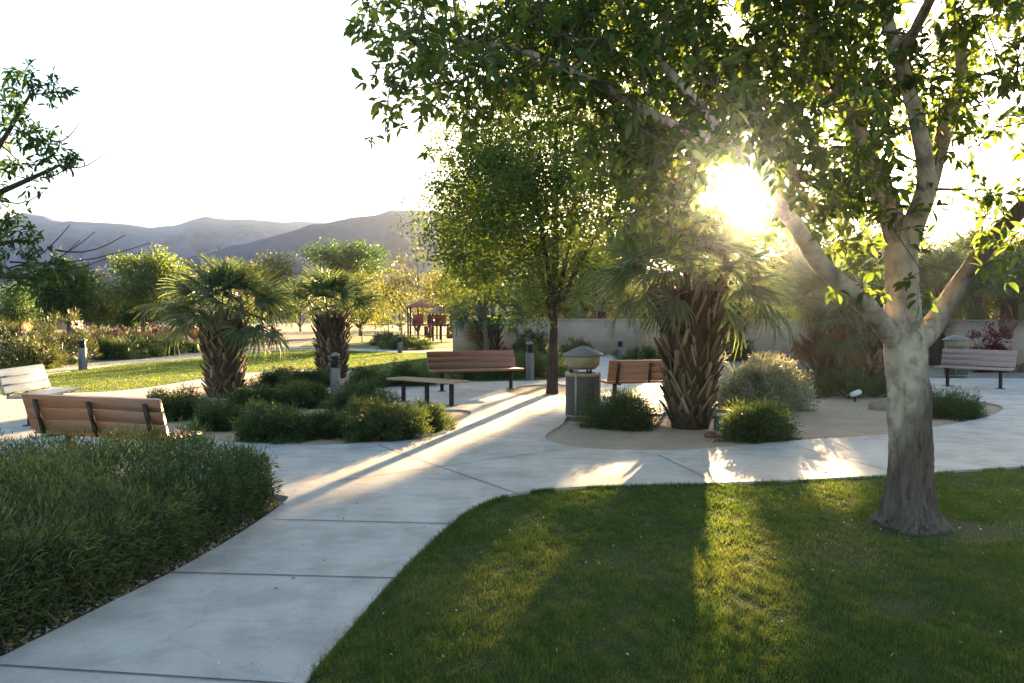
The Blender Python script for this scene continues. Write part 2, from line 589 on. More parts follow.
def inside(pts, poly):
    x, y = pts[:, 0], pts[:, 1]
    r = np.zeros(len(pts), bool)
    j = len(poly) - 1
    for i in range(len(poly)):
        xi, yi, xj, yj = poly[i][0], poly[i][1], poly[j][0], poly[j][1]
        c = ((yi > y) != (yj > y)) & (x < (xj - xi) * (y - yi) / (yj - yi + 1e-12) + xi)
        r ^= c
        j = i
    return r


def scatter(poly, n):
    lo, hi = poly.min(0)[:2], poly.max(0)[:2]
    out = np.zeros((0, 2))
    while len(out) < n:
        p = lo + R.random((n * 2, 2)) * (hi - lo)
        out = np.concatenate([out, p[inside(p, poly)]])
    return out[:n]


def vnoise(p, s, seed=0):
    """cheap smooth 2D noise -1..1"""
    p = np.asarray(p) * s
    q = np.random.default_rng(seed)
    r = np.zeros(len(p))
    for k in range(6):
        a = q.random() * 6.28
        fr = 0.6 + q.random() * 1.6
        r += np.sin(fr * (p[:, 0] * math.cos(a) + p[:, 1] * math.sin(a)) + q.random() * 6.28)
    return r / 3.0


# ------------------------------------------------------------------ where the low sun reaches the ground (gaps between the far crowns)
LIT_PX = [
    [(276, 512), (286, 480), (380, 440), (470, 400), (520, 385), (600, 384), (622, 398), (540, 420), (470, 446), (410, 480), (340, 505)],
    [(430, 452), (520, 412), (556, 402), (545, 412), (470, 452)],
    [(548, 492), (600, 456), (655, 452), (630, 478), (610, 494)],
    [(690, 494), (704, 455), (738, 452), (742, 474), (735, 494)],
    [(770, 490), (812, 446), (850, 440), (895, 470), (890, 500), (838, 504)],
    [(636, 690), (700, 494), (748, 494), (762, 560), (770, 690)],
    [(415, 690), (470, 565), (520, 520), (515, 580), (490, 690)],
    [(-200, 420), (-200, 350), (300, 346), (470, 346), (430, 356), (300, 376), (200, 392), (60, 440), (-40, 440)],
    [(620, 432), (640, 385), (668, 385), (660, 432)],
    [(240, 500), (262, 470), (285, 470), (290, 510)],
    [(700, 440), (706, 400), (724, 398), (724, 440)],
]
LIT = [np.array([G(*q)[:2] for q in poly]) for poly in LIT_PX]


def widen(p, w):
    c = p.mean(0)
    d = p - c
    return c + d * (1 + w / (np.linalg.norm(d, axis=1, keepdims=True) + 1e-6))


LIT_WIDE = [widen(p, .22) for p in LIT]


def sun_keep(p, soft=0.10):
    """False for leaves that would stand between the sun and the sunlit patches"""
    g = p[:, :2] - SUN[:2] * (p[:, 2] / SUN[2])[:, None]
    g = g + R.normal(0, soft, g.shape) + 0.14 * np.stack([vnoise(g, 2.3, 1), vnoise(g, 1.7, 2)], 1)
    k = np.ones(len(p), bool)
    u = R.random(len(p))
    for i, poly in enumerate(LIT_WIDE):
        leak = {0: .26, 1: .36, 6: .5}.get(i, .012)
        band = 1.0 + .9 * vnoise(g @ np.array([[.966, .26], [-.257, .1]]), 3.2, 33) if i in (0, 1, 6) else 1.0
        k &= ~inside(g, poly) | (u < leak * band)
    return k


def view_gap(p, rad=36):
    x, y = project(p)
    d = np.hypot(x - SUN_PX[0], y - SUN_PX[1]) + R.normal(0, 6, len(p))
    return d > rad


# ------------------------------------------------------------------ leaves, trees
def unit(a):
    return a / (np.linalg.norm(a, axis=-1, keepdims=True) + 1e-9)


def leaf_arrays(c, d, L, W, fold=0.25, droop=0.15):
    """six-corner folded leaves at c pointing along d"""
    n = len(c)
    d = unit(d)
    side = unit(np.cross(d, R.standard_normal((n, 3))))
    nor = np.cross(side, d)
    L = np.broadcast_to(L, (n,))[:, None]
    W = np.broadcast_to(W, (n,))[:, None]
    mid = c + d * L * 0.45
    tip = c + d * L - np.array([0, 0, 1]) * L * droop
    v = np.stack([c, mid + side * W * 0.5 + nor * W * fold, tip, mid - side * W * 0.5 + nor * W * fold], 1)
    b = np.arange(n)[:, None] * 4
    f = np.concatenate([b + [[0, 1, 2]], b + [[0, 2, 3]]], 1).reshape(-1, 3)
    return v.reshape(-1, 3), f


def blade_arrays(c, d, L, W, bend=0.3):
    """narrow bent blades: two pieces"""
    n = len(c)
    d = unit(d)
    side = unit(np.cross(d, R.standard_normal((n, 3))))
    L = np.broadcast_to(L, (n,))[:, None]
    W = np.broadcast_to(W, (n,))[:, None]
    m = c + d * L * 0.55
    hd = d.copy()
    hd[:, 2] -= bend
    hd = unit(hd)
    tip = m + hd * L * 0.45
    v = np.stack([c - side * W * .4, c + side * W * .4, m + side * W * .5, m - side * W * .5, tip], 1)
    b = np.arange(n)[:, None] * 5
    return v.reshape(-1, 3), b + [[0, 1, 2, 3]], b + [[3, 2, 4]]


def leaf6_arrays(c, d, L, W, curl=0.25):
    n = len(c)
    d = unit(d)
    side = unit(np.cross(d, R.standard_normal((n, 3)) * .6 + np.array([0, 0, 1.0])))
    nor = np.cross(side, d)
    L = np.broadcast_to(L, (n,))[:, None]
    W = np.broadcast_to(W, (n,))[:, None]
    cu = (curl * R.uniform(.2, 1.8, n))[:, None]
    fo = R.uniform(.1, .35, n)[:, None]
    p1 = c + d * L * .33
    p2 = c + d * L * .68 - nor * L * .18 * cu
    tip = c + d * L * .98 - nor * L * .55 * cu
    v = np.stack([c, p1 + side * W * .46 + nor * W * fo, p1, p1 - side * W * .46 + nor * W * fo,
                  p2 + side * W * .40 + nor * W * fo, p2, p2 - side * W * .40 + nor * W * fo, tip], 1)
    b = np.arange(n)[:, None] * 8
    t = np.concatenate([b + [[0, 1, 2]], b + [[0, 2, 3]], b + [[4, 7, 5]], b + [[5, 7, 6]]], 1).reshape(-1, 3)
    q = np.concatenate([b + [[1, 4, 5, 2]], b + [[2, 5, 6, 3]]], 1).reshape(-1, 4)
    return v.reshape(-1, 3), q, t


def whorls(mb, cen, nw, nl, rad, L, W, name, m, parent, off, gap, curl=.3, twig=.0035):
    k = len(cen)
    td = unit(R.standard_normal((k * nw, 3)) + np.array([0, 0, .15]))
    c0 = np.repeat(cen, nw, 0)
    tip = c0 + td * (rad * R.uniform(.5, 1.1, k * nw))[:, None]
    ok = view_gap(tip + off, gap)
    c0, td, tip = c0[ok], td[ok], tip[ok]
    for a, b in zip(c0, tip):
        mb.tube(np.array([a, (a + b) / 2 + [0, 0, .012], b]), [twig * 1.3, twig, twig * .6], 3, cap=False)
    n = len(tip) * nl
    o = unit(R.standard_normal((n, 3)))
    d = unit(np.repeat(td, nl, 0) * .55 + o + np.array([0, 0, -.28]))
    c = np.repeat(tip, nl, 0) - np.repeat(td, nl, 0) * (R.random(n) ** 1.5 * .10)[:, None] + d * .012
    tone = np.clip(np.repeat(R.random(k), nw)[ok].repeat(nl) * .6 + R.normal(.2, .2, n), 0, 1)
    v, q, t = leaf6_arrays(c, d, L * R.uniform(.55, 1.2, n), W * R.uniform(.7, 1.15, n), curl)
    return build(name, v, [q, t], m, parent, np.concatenate([np.repeat(tone, 2), np.repeat(tone, 4)]))


def foliage(name, m, parent, c, d, L, W, fold=0.25, droop=0.15, tone=None):
    v, f = leaf_arrays(c, d, L, W, fold, droop)
    r = R.random(len(c)) if tone is None else np.clip(tone + R.normal(0, 0.2, len(c)), 0, 1)
    return build(name, v, f, m, parent, np.repeat(r, 2))


def cluster_leaves(cen, n, rad, L, up=0.1, stem=None):
    """n leaves round each centre, pointing outward"""
    k = len(cen)
    o = unit(R.standard_normal((k * n, 3)))
    rr = rad * R.random(k * n) ** 0.5
    c = np.repeat(cen, n, 0) + o * rr[:, None]
    d = o + R.normal(0, 0.45, o.shape) + np.array([0, 0, up])
    tone = np.repeat(R.random(k), n)
    return c, d, tone


def grow(mb, skel, targets, r0=0.03, seg=5, rmin=0.006, sag=0.12):
    """join every target to the nearest point of the growing skeleton; skel: list of (point, radius)"""
    pts = [np.asarray(p) for p, _ in skel]
    rad = [r for _, r in skel]
    tg = [np.asarray(t) for t in targets]
    A = np.array(pts)
    dmin = np.array([np.min(np.linalg.norm(A - t, axis=1)) for t in tg])
    for i in np.argsort(dmin):
        t = tg[i]
        A = np.array(pts)
        dv = t - A
        dist = np.linalg.norm(dv, axis=1) + np.where(A[:, 2] > t[2] + 0.3, 0.5, 0)
        j = int(np.argmin(dist))
        a, ra = pts[j], rad[j]
        ln = float(np.linalg.norm(t - a))
        if ln < 0.05:
            continue
        rb = max(rmin, min(ra * 0.62, r0 * (0.4 + 0.5 * ln)))
        n = max(3, int(ln / 0.25) + 2)
        s = np.linspace(0, 1, n)
        path = a + (t - a) * s[:, None]
        path[:, 2] += np.sin(s * math.pi) * ln * sag * R.uniform(-0.3, 1)
        path[1:-1] += R.normal(0, 0.03 * ln, (n - 2, 3))
        rr = rb + (rmin - rb) * s
        mb.tube(path, rr, seg, cap=False)
        for q in range(1, n):
            pts.append(path[q])
            rad.append(rr[q])


def limb(mb, path, r0, r1, seg=10, sub=5, wob=0.03):
    pts = smooth_poly(path, sub, closed=False)
    s = np.linspace(0, 1, len(pts))
    rr = r0 + (r1 - r0) * s
    mb.tube(pts, rr, seg, wob=wob)
    return [(p, r) for p, r in zip(pts, rr)]


def crown_centres(n, c, r, shell=0.55, lumps=7, seed=0, cut=None):
    """cluster centres in an uneven crown made of several lobes"""
    q = np.random.default_rng(seed)
    lob_d = unit(q.standard_normal((lumps, 3)))
    lob_d[:, 2] *= 0.8
    lob = np.concatenate([lob_d * 0.52, [[0, 0, 0]]])
    lr = np.concatenate([q.uniform(0.38, 0.56, lumps), [0.6]])
    k = q.integers(0, lumps + 1, n)
    o = unit(q.standard_normal((n, 3))) * (q.random(n)[:, None] ** shell)
    p = lob[k] + o * lr[k][:, None]
    p = np.asarray(c) + p * np.asarray(r)
    return p if cut is None else p[cut(p)]


def tree(name, label, cat, base, crown_c, crown_r, leafm, barkm, ncl, nleaf, crad, L, W, trunk_r=0.12, group=None, seed=0,
         sunny=True, lumps=7, twigs=True, prune=True, droop=0.15, shell=0.55, extra=None, up=0.1):
    base = np.asarray(base, float)
    root = empty(name, base, 0, label, cat, group)
    cc = np.asarray(crown_c, float) - base
    cl = crown_centres(ncl, cc, crown_r, shell, lumps, seed)
    cl = cl[cl[:, 2] > 0.5]
    if prune:
        cl = cl[sun_keep(cl + base, .1) & view_gap(cl + base, 30)]
    if extra is not None:
        cl = np.concatenate([cl, np.asarray(extra) - base])
    mb = MB()
    q = np.random.default_rng(seed + 100)
    low = cc - [0, 0, crown_r[2] * 0.75]
    top = cc + [0, 0, crown_r[2] * 0.45]
    z0 = max(0.4, low[2])
    sk = limb(mb, [[0, 0, -0.1], [0.02, 0, z0 * 0.5], [cc[0] * 0.5, cc[1] * 0.5, z0], cc * [1, 1, 1.0], top], trunk_r * 1.15, trunk_r * 0.25)
    for i in range(5):
        a = q.random() * 6.28
        e = cc + np.array([math.cos(a), math.sin(a), q.uniform(-0.2, 0.6)]) * np.asarray(crown_r) * 0.65
        s0 = np.array([cc[0] * 0.5, cc[1] * 0.5, z0]) * (1 + 0.05 * i)
        sk += limb(mb, [s0, (s0 + e) / 2 + [0, 0, 0.1 * crown_r[2]], e], trunk_r * 0.55, trunk_r * 0.12, 7)
    if twigs:
        grow(mb, sk, cl[::2] if len(cl) > 120 else cl, trunk_r * 0.35, 4, max(0.006, trunk_r * 0.04))
    mb.build('trunk', barkm, root, True)
    c, d, tone = cluster_leaves(cl, nleaf, crad, L, up)
    k = np.ones(len(c), bool)
    if prune:
        k = sun_keep(c + base + unit(d) * L * .5) & view_gap(c + base)
    c, d, tone = c[k], d[k], tone[k]
    n = len(c)
    foliage('crown', leafm, root, c, d, L * R.uniform(0.7, 1.25, n), W * R.uniform(0.75, 1.2, n), 0.25, droop, tone)
    return root


# ------------------------------------------------------------------ ground, paving, lawns
def sheet(name, x0, x1, y0, y1, z, m, n=2):
    xs, ys = np.linspace(x0, x1, n), np.linspace(y0, y1, n)
    v = np.array([[x, y, z] for y in ys for x in xs])
    f = [[j * n + i, j * n + i + 1, (j + 1) * n + i + 1, (j + 1) * n + i] for j in range(n - 1) for i in range(n - 1)]
    return tag(build(name, v, np.array(f), m), kind='structure')


sheet('ground', -2400, 2400, -180, 2400, 0.0, M['earth'])

outer = [(-1.66, -2), (-.905, 3.81), (-.72, 5.23), (-.476, 6.52), (-.27, 7.19), (.07, 7.70), (.83, 8.01), (2.81, 8.3), (5.45, 9.05), (9, 10.2),
         (14, 12.5), (20, 16), (20, 20.5), (14, 21.5), (10.5, 21.8), (8.5, 22), (6, 22.3), (4.4, 22.5), (3.7, 25), (3.9, 33), (4.0, 37),
         (2.9, 37), (2.4, 30), (1.9, 24.5), (1.2, 21.6), (0, 20.8), (-1.5, 20.6), (-3, 21.3), (-4.3, 24.3), (-5.6, 25), (-6.9, 24.6),
         (-7.8, 22), (-8.2, 18.7), (-9.3, 17.5), (-12, 17), (-18, 17), (-18, 7.75), (-9, 7.75), (-5, 7.75), (-2.7, 7.75), (-2.1, 7.6), (-1.97, 7.25),
         (-2.08, 5.68), (-2.41, 4.0), (-3.6, -2)]
isl_r = [(.435, 11.2), (.71, 10.46), (1.29, 10.16), (2.26, 10.2), (3.71, 10.95), (5.1, 11.5), (7.43, 13.35), (8.7, 15.1), (8.5, 16.4), (7.6, 17.5),
         (8, 20), (6.5, 21.3), (5, 20.8), (4.2, 18.5), (3.9, 16), (3.6, 14.6), (2.6, 13.9), (1.6, 14.0), (1.0, 13.9), (.75, 12.6)]
isl_l = [(-5.4, 12.7), (-4.3, 11.2), (-3.4, 10.7), (-2.6, 10.5), (-1.9, 10.7), (-1.2, 11.1), (-.84, 12.6), (-.67, 14.0), (-.88, 14.5), (-1.28, 14.4), (-1.99, 14.4),
         (-2.76, 15.6), (-3.6, 17.8), (-4.0, 21.2), (-4.9, 24.2), (-6.5, 23.6), (-6.9, 20), (-7.3, 18.2), (-7.2, 16.5), (-6.4, 14.5)]
isl_m = [(-.1, 18.2), (.2, 19.3), (1.0, 19.8), (1.7, 19.0), (1.6, 17.5), (.7, 16.9), (.05, 17.3)]
outer_s = smooth_poly(outer, 6)
isl_r_s, isl_l_s, isl_m_s = smooth_poly(isl_r), smooth_poly(isl_l), smooth_poly(isl_m)
slab('concrete_path', [outer_s, isl_r_s, isl_l_s, isl_m_s], 0.035, 0.06, M['concrete'])
slab('planting_bed', [isl_r_s], 0.008, 0.004, M['gravel'])
slab('planting_bed', [isl_l_s], 0.008, 0.004, M['gravel'])
slab('planting_bed', [isl_m_s], 0.008, 0.004, M['gravel'])
far_path = smooth_poly([G(-60, 386)[:2], G(20, 375)[:2], G(90, 366)[:2], G(150, 361)[:2], G(200, 356.5)[:2], G(270, 351)[:2], G(340, 350)[:2], G(400, 352)[:2], G(480, 354)[:2], G(560, 356)[:2]], 5, False)
tn = np.gradient(far_path, axis=0)
nr = unit(np.stack([-tn[:, 1], tn[:, 0]], 1))
fp_loop = np.concatenate([far_path + nr * .8, (far_path - nr * .8)[::-1]])
slab('concrete_path', [fp_loop], 0.03, 0.05, M['concrete'])

# sawn joints and cold joints of the slabs
jb = MB()
for a, b in (((0, 673), (318, 694)), ((170, 578), (397, 584)), ((273, 524), (457, 528.5)), ((378, 448), (521, 499)), ((322, 487), (560, 453)),
             ((658, 458), (724, 490)), ((806, 452), (889, 474)), ((905, 440), (1024, 452)), ((560, 414), (470, 428)), ((470, 402), (560, 397)), ((30, 432), (150, 404))):
    A, B = G(*a)[:2], G(*b)[:2]
    u = (B - A) / np.linalg.norm(B - A)
    nn = np.array([-u[1], u[0]]) * 0.0065
    jb.add([[*(A - nn), 0.0392], [*(B - nn), 0.0392], [*(B + nn), 0.0392], [*(A + nn), 0.0392]], [(0, 1, 2, 3)])
tag(jb.build('path_joints', M['joint']), kind='structure')

lawn_poly = np.array([(-1.6, -2), (-.905, 3.81), (-.72, 5.23), (-.476, 6.52), (-.27, 7.19), (.07, 7.70), (.83, 8.01), (2.81, 8.3), (5.45, 9.05), (9, 10.2), (13, 12), (16, 8), (14, -2)])
lawn_s = smooth_poly(lawn_poly, 6) + np.array([0.012, -0.012])
slab('lawn', [lawn_s], 0.014, 0.006, M['turf_soil'])
hedge_poly = np.array([(-1.97, 7.2), (-2.08, 5.68), (-2.41, 4.0), (-3.0, 1.0), (-9, 1), (-9, 7.7), (-5, 7.7), (-2.7, 7.7), (-2.12, 7.55)])
slab('hedge_bed', [hedge_poly - np.array([0.015, 0])], 0.012, 0.006, M['soil'])
far_lawn = [(-30, 17.4), (-12, 17.2), (-9.35, 17.7), (-8.35, 18.8), (-8.0, 22), (-7.0, 24.9), (-5.6, 25.3), (-4.2, 24.5), (-2.9, 21.6), (-1.4, 20.9), (0, 21.1), (1.0, 22), (1.6, 25), (1.9, 33)]
fl = smooth_poly(far_lawn, 5, False)
edge = (far_path - nr * .85)[::-1] if (far_path - nr * .85)[5][1] < far_path[5][1] else (far_path + nr * .85)[::-1]
slab('far_lawn', [np.concatenate([fl, edge])], 0.016, 0.006, M['far_turf'])
slab('far_lawn', [np.array([G(300, 347)[:2], G(462, 348)[:2], G(470, 338)[:2], G(440, 332)[:2], G(330, 332)[:2]])], 0.016, 0.006, M['far_turf'])


# grass blades
def grass(name, p, hgt, wid, m, bald=None):
    n = len(p)
    c = np.concatenate([p, np.full((n, 1), 0.012)], 1)
    d = np.stack([R.normal(0, .45, n), R.normal(0, .45, n), np.ones(n)], 1)
    d = unit(d)
    a = R.random(n) * math.pi
    side = np.stack([np.cos(a), np.sin(a), np.zeros(n)], 1)
    hgt = np.broadcast_to(hgt, (n,))[:, None]
    wid = np.broadcast_to(wid, (n,))[:, None]
    v = np.stack([c - side * wid, c + side * wid, c + d * hgt], 1).reshape(-1, 3)
    f = np.arange(n * 3).reshape(-1, 3)
    tone = np.clip(0.42 + 0.2 * vnoise(p, 1.6, 5) + 0.16 * vnoise(p, 7, 6) + .14 * vnoise(p, 19, 7) + R.normal(0, .22, n), 0, 1)
    return tag(build(name, v, f, m, None, tone), kind='stuff')


pts = []
for y0, y1, dens in ((2.6, 4.6, 22000), (4.6, 6.2, 14000), (6.2, 8.0, 9000), (8.0, 12.0, 5000)):
    x1 = y1 * 0.64 + 0.4
    n = int((x1 + 2) * (y1 - y0) * dens)
    q = np.stack([R.uniform(-2, x1, n), R.uniform(y0, y1, n)], 1)
    pts.append(q[inside(q - np.array([.028, -.028]), lawn_s)])
pts = np.concatenate(pts)
TREE_XY = G(912, 526)[:2]
bare = np.hypot((pts[:, 0] - TREE_XY[0] - .25) / 1.5, pts[:, 1] - TREE_XY[1] + .25) + 0.12 * vnoise(pts, 5, 9)
patch = vnoise(pts, 1.1, 21) + .5 * vnoise(pts, 3.7, 22)
keep = (R.random(len(pts)) < np.clip((bare - 0.22) * 3.5, .12, 1)) & (R.random(len(pts)) < np.clip(1.6 - patch, .35, 1))
pts = pts[keep]
tuft = 1 + 0.35 * vnoise(pts, 9, 3) + .3 * vnoise(pts, 21, 4)
grass('grass', pts, np.clip(R.normal(0.025, .007, len(pts)) * tuft, .008, .05), np.where(pts[:, 1] < 6, 0.0024, 0.0034), M['grass'])
# tufts that hang over the edge of the path
n = 9000
k = R.integers(0, 60, n)
# far lawn blades, coarser
q = scatter(np.concatenate([fl, edge]), 110000)
q = q[(q[:, 0] > -q[:, 1] * .64)]
grass('far_grass', q, R.uniform(.02, .045, len(q)), 0.014, M['grass'])

# ragged edge: longer blades leaning over the concrete, and brown thatch showing between the tufts
ed = smooth_poly(np.array([(-.905, 3.81), (-.72, 5.23), (-.476, 6.52), (-.27, 7.19), (.07, 7.70), (.83, 8.01), (2.81, 8.3), (5.45, 9.05)]), 40, False)
ed = ed[R.integers(0, len(ed), 9000)] + R.normal(0, .014, (9000, 2)) + np.array([.014, -.014])
ed = ed[vnoise(ed, 6, 41) > -.35]
grass('grass_edge', ed, R.uniform(.02, .06, len(ed)), .003, M['grass'])


# fallen leaves
def litter(name, p, z, size, m):
    n = len(p)
    c = np.concatenate([p, np.full((n, 1), z)], 1)
    d = np.stack([R.standard_normal(n), R.standard_normal(n), R.normal(.25, .25, n)], 1)
    v, f = leaf_arrays(c, d, size * R.uniform(.5, 1.3, n), size * .6 * R.uniform(.5, 1.2, n), .2, -.05)
    return tag(build(name, v, f, m, None, np.repeat(R.random(n), 2)), kind='stuff')


q = np.stack([R.uniform(-.9, 6.5, 260), R.uniform(3.6, 8.4, 260)], 1)
litter('fallen_leaves', q[inside(q, lawn_s)], 0.024, 0.022, M['litter_pale'])
t = R.random(1000)
e = np.stack([np.interp(t, [0, .5, 1], [-2.5, -2.08, -1.99]), np.interp(t, [0, .5, 1], [3.6, 5.68, 7.3])], 1)
e[:, 0] -= 0.02 + np.abs(R.normal(0, .13, len(t)))
litter('fallen_leaves', e, 0.02, 0.032, M['litter'])
q = scatter(outer_s, 420)
q = q[~inside(q, isl_r_s) & ~inside(q, isl_l_s)]
litter('fallen_leaves', q, 0.04, 0.035, M['litter'])
q = scatter(isl_r_s, 500)
litter('fallen_leaves', q, 0.012, 0.04, M['litter'])


# ------------------------------------------------------------------ hills
def hills(name, table, y_crest, y_front, seed, m, depth=250):
    xs = np.linspace(-60, 1120, 260)
    ys = np.interp(xs, [p[0] for p in table], [p[1] for p in table])
    q = np.random.default_rng(seed)
    ys = ys + 0.8 * np.interp(xs, np.linspace(-60, 1120, 90), q.standard_normal(90)) + 1.2 * np.interp(xs, np.linspace(-60, 1120, 30), q.standard_normal(30))
    crest = np.array([P(x, y, y_crest) for x, y in zip(xs, ys)])
    rows = []
    nrow = 34
    for j in range(nrow):
        s = j / (nrow - 1)
        Y = y_front + (y_crest - y_front) * s
        h = crest[:, 2] * (s ** 1.15)
        rid = np.stack([crest[:, 0], np.full(len(xs), Y * 1.0)], 1)
        rg = 1 - np.abs(vnoise(rid, 0.04, seed + 1)) * 0.9
        r2 = vnoise(rid, 0.11, seed + 2)
        h = h + math.sin(s * math.pi) * (1 - s) ** .5 * crest[:, 2] * (0.55 * (rg - .55) + 0.12 * r2)
        h = np.minimum(h, crest[:, 2] * (Y / y_crest) * (.985 if s < 1 else 1))
        rows.append(np.stack([crest[:, 0] * (Y / y_crest) ** .5, np.full(len(xs), Y), h - 0.5 * (1 - s)], 1))
    for s in (0.5, 1.0):
        rows.append(np.stack([crest[:, 0], np.full(len(xs), y_crest + depth * s), crest[:, 2] * (1 - s) - 0.5], 1))
    v = np.concatenate(rows)
    n = len(xs)
    f = np.array([[j * n + i, j * n + i + 1, (j + 1) * n + i + 1, (j + 1) * n + i] for j in range(len(rows) - 1) for i in range(n - 1)])
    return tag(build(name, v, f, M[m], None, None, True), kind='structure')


hills('hills', [(-60, 226), (0, 221), (25, 213), (60, 218), (80, 222), (100, 224), (150, 229), (172, 226), (190, 220), (207, 215), (240, 218), (322, 222), (380, 226), (520, 230), (1120, 240)], 1000, 620, 3, 'hazed_hill')
hills('hills', [(-60, 300), (60, 285), (130, 268), (200, 255), (250, 243), (285, 234), (325, 222), (360, 217), (375, 215), (400, 210.5), (420, 210), (450, 217), (520, 230), (620, 250), (800, 275), (1120, 290)], 480, 270, 8, 'hazed_foothill')

# haze
hm = bpy.data.materials.new('haze')
hm.use_nodes = True
ht = hm.node_tree
ht.nodes.remove(ht.nodes['Principled BSDF'])
hv = ht.nodes.new('ShaderNodeVolumePrincipled')
hv.inputs['Color'].default_value = (0.75, 0.85, 1.0, 1)
hv.inputs['Density'].default_value = 0.00024
hv.inputs['Anisotropy'].default_value = 0.96
ht.links.new(hv.outputs[0], ht.nodes['Material Output'].inputs['Volume'])
hb = MB()
hb.box((0, 1100, 63), (4900, 2700, 128))
tag(hb.build('haze', hm), kind='stuff')


# ------------------------------------------------------------------ walls
def wall(name, pts, h, th, label, cat='wall'):
    root = empty(name, (*pts[0], 0), 0, label, cat)
    o = np.array(pts[0])
    a, c = MB(), MB()
    uvs = []
    run = 0
    for p, q in zip(pts[:-1], pts[1:]):
        p, q = np.array(p) - o, np.array(q) - o
        u = (q - p) / np.linalg.norm(q - p)
        nn = np.array([-u[1], u[0]])
        L = np.linalg.norm(q - p)
        for mbx, t2, z0, z1, uvf in ((a, th / 2, -0.05, h - .06, True), (c, th / 2 + .025, h - .058, h, False)):
            v = [[*(p - nn * t2), z0], [*(q - nn * t2), z0], [*(q + nn * t2), z0], [*(p + nn * t2), z0],
                 [*(p - nn * t2), z1], [*(q - nn * t2), z1], [*(q + nn * t2), z1], [*(p + nn * t2), z1]]
            mbx.add(v, [(0, 3, 2, 1), (4, 5, 6, 7), (0, 1, 5, 4), (1, 2, 6, 5), (2, 3, 7, 6), (3, 0, 4, 7)])
            if uvf:
                uvs += [[run, 0], [run + L, 0], [run + L + .2, 0], [run - .2, 0], [run, h], [run + L, h], [run + L + .2, h], [run - .2, h]]
        run += L
    a.build('panel', M['wall'], root, False, uvs)
    c.build('coping', M['wall_cap'], root)
    return root


wall('boundary_wall', [P(476, 350, 37)[:2], P(640, 350, 34.5)[:2], P(800, 350, 31)[:2], P(1080, 350, 25.5)[:2], (26, 22)], 1.5, 0.2,
     'long low tan block wall running behind the palms and benches')
wall('end_wall', [P(455, 350, 35.5)[:2], P(477, 350, 35.0)[:2]], 1.42, 0.35, 'short thick block wall pier at the left end of the boundary wall')


# ------------------------------------------------------------------ front tree
T0 = np.array([TREE_XY[0], TREE_XY[1], 0])
ft = empty('broadleaf_tree', T0, 0, 'big tree with pale forked trunk on the front lawn', 'tree')
mb = MB()
YT = T0[1]


def tp(px, py, dy=0.0):
    return P(px, py, YT + dy) - T0


prof = [(913, 545, .41), (913, 530, .375), (911, 515, .265), (911, 495, .215), (911, 470, .19), (911, 430, .178), (909, 390, .172), (906, 352, .178), (904, 318, .155), (903, 285, .137), (902, 255, .13), (901, 238, .11)]
path = np.array([tp(a, b) for a, b, _ in prof])
path[0][2] = -0.08
rr = np.array([c * (.87 if b < 520 else 1.0) for _, b, c in prof])
pp = smooth_poly(path, 9, False)
rs = np.interp(np.linspace(0, len(prof) - 1, len(pp)), np.arange(len(prof)), rr)
# fluted trunk
seg = 28
knots = [(R.uniform(0, 6.28), R.uniform(.5, 2.0), R.uniform(.008, .03), R.uniform(.25, .5), R.uniform(.05, .11)) for _ in range(26)]
va = []
ang = np.linspace(0, 2 * math.pi, seg, endpoint=False)
fl_ph = R.random(4) * 6.28
for i, (c, r) in enumerate(zip(pp, rs)):
    fl_amp = 0.05 + 0.14 * max(0, (0.45 - c[2])) / 0.45
    rad = r * (1 + fl_amp * np.sin(3 * ang + fl_ph[0]) * .5 + fl_amp * np.sin(5 * ang + fl_ph[1] + c[2]) * .6 + 0.025 * np.sin(9 * ang + fl_ph[2] + 3 * c[2]) + R.normal(0, .012, seg))
    for ka, kz, kh, kw, ks in knots:
        da = np.abs((ang - ka + math.pi) % (2 * math.pi) - math.pi)
        rad = rad + kh * .6 * np.exp(-(da / kw) ** 2 - ((c[2] - kz) / ks) ** 2)
    va.append(np.stack([c[0] + rad * np.cos(ang), c[1] + rad * np.sin(ang), np.full(seg, c[2])], 1))
k = np.arange(seg)
qd = np.concatenate([np.stack([i * seg + k, i * seg + (k + 1) % seg, (i + 1) * seg + (k + 1) % seg, (i + 1) * seg + k], 1) for i in range(len(pp) - 1)])
mb.add(np.concatenate(va), qd)
sk = [(p, r) for p, r in zip(pp[40:], rs[40:])]
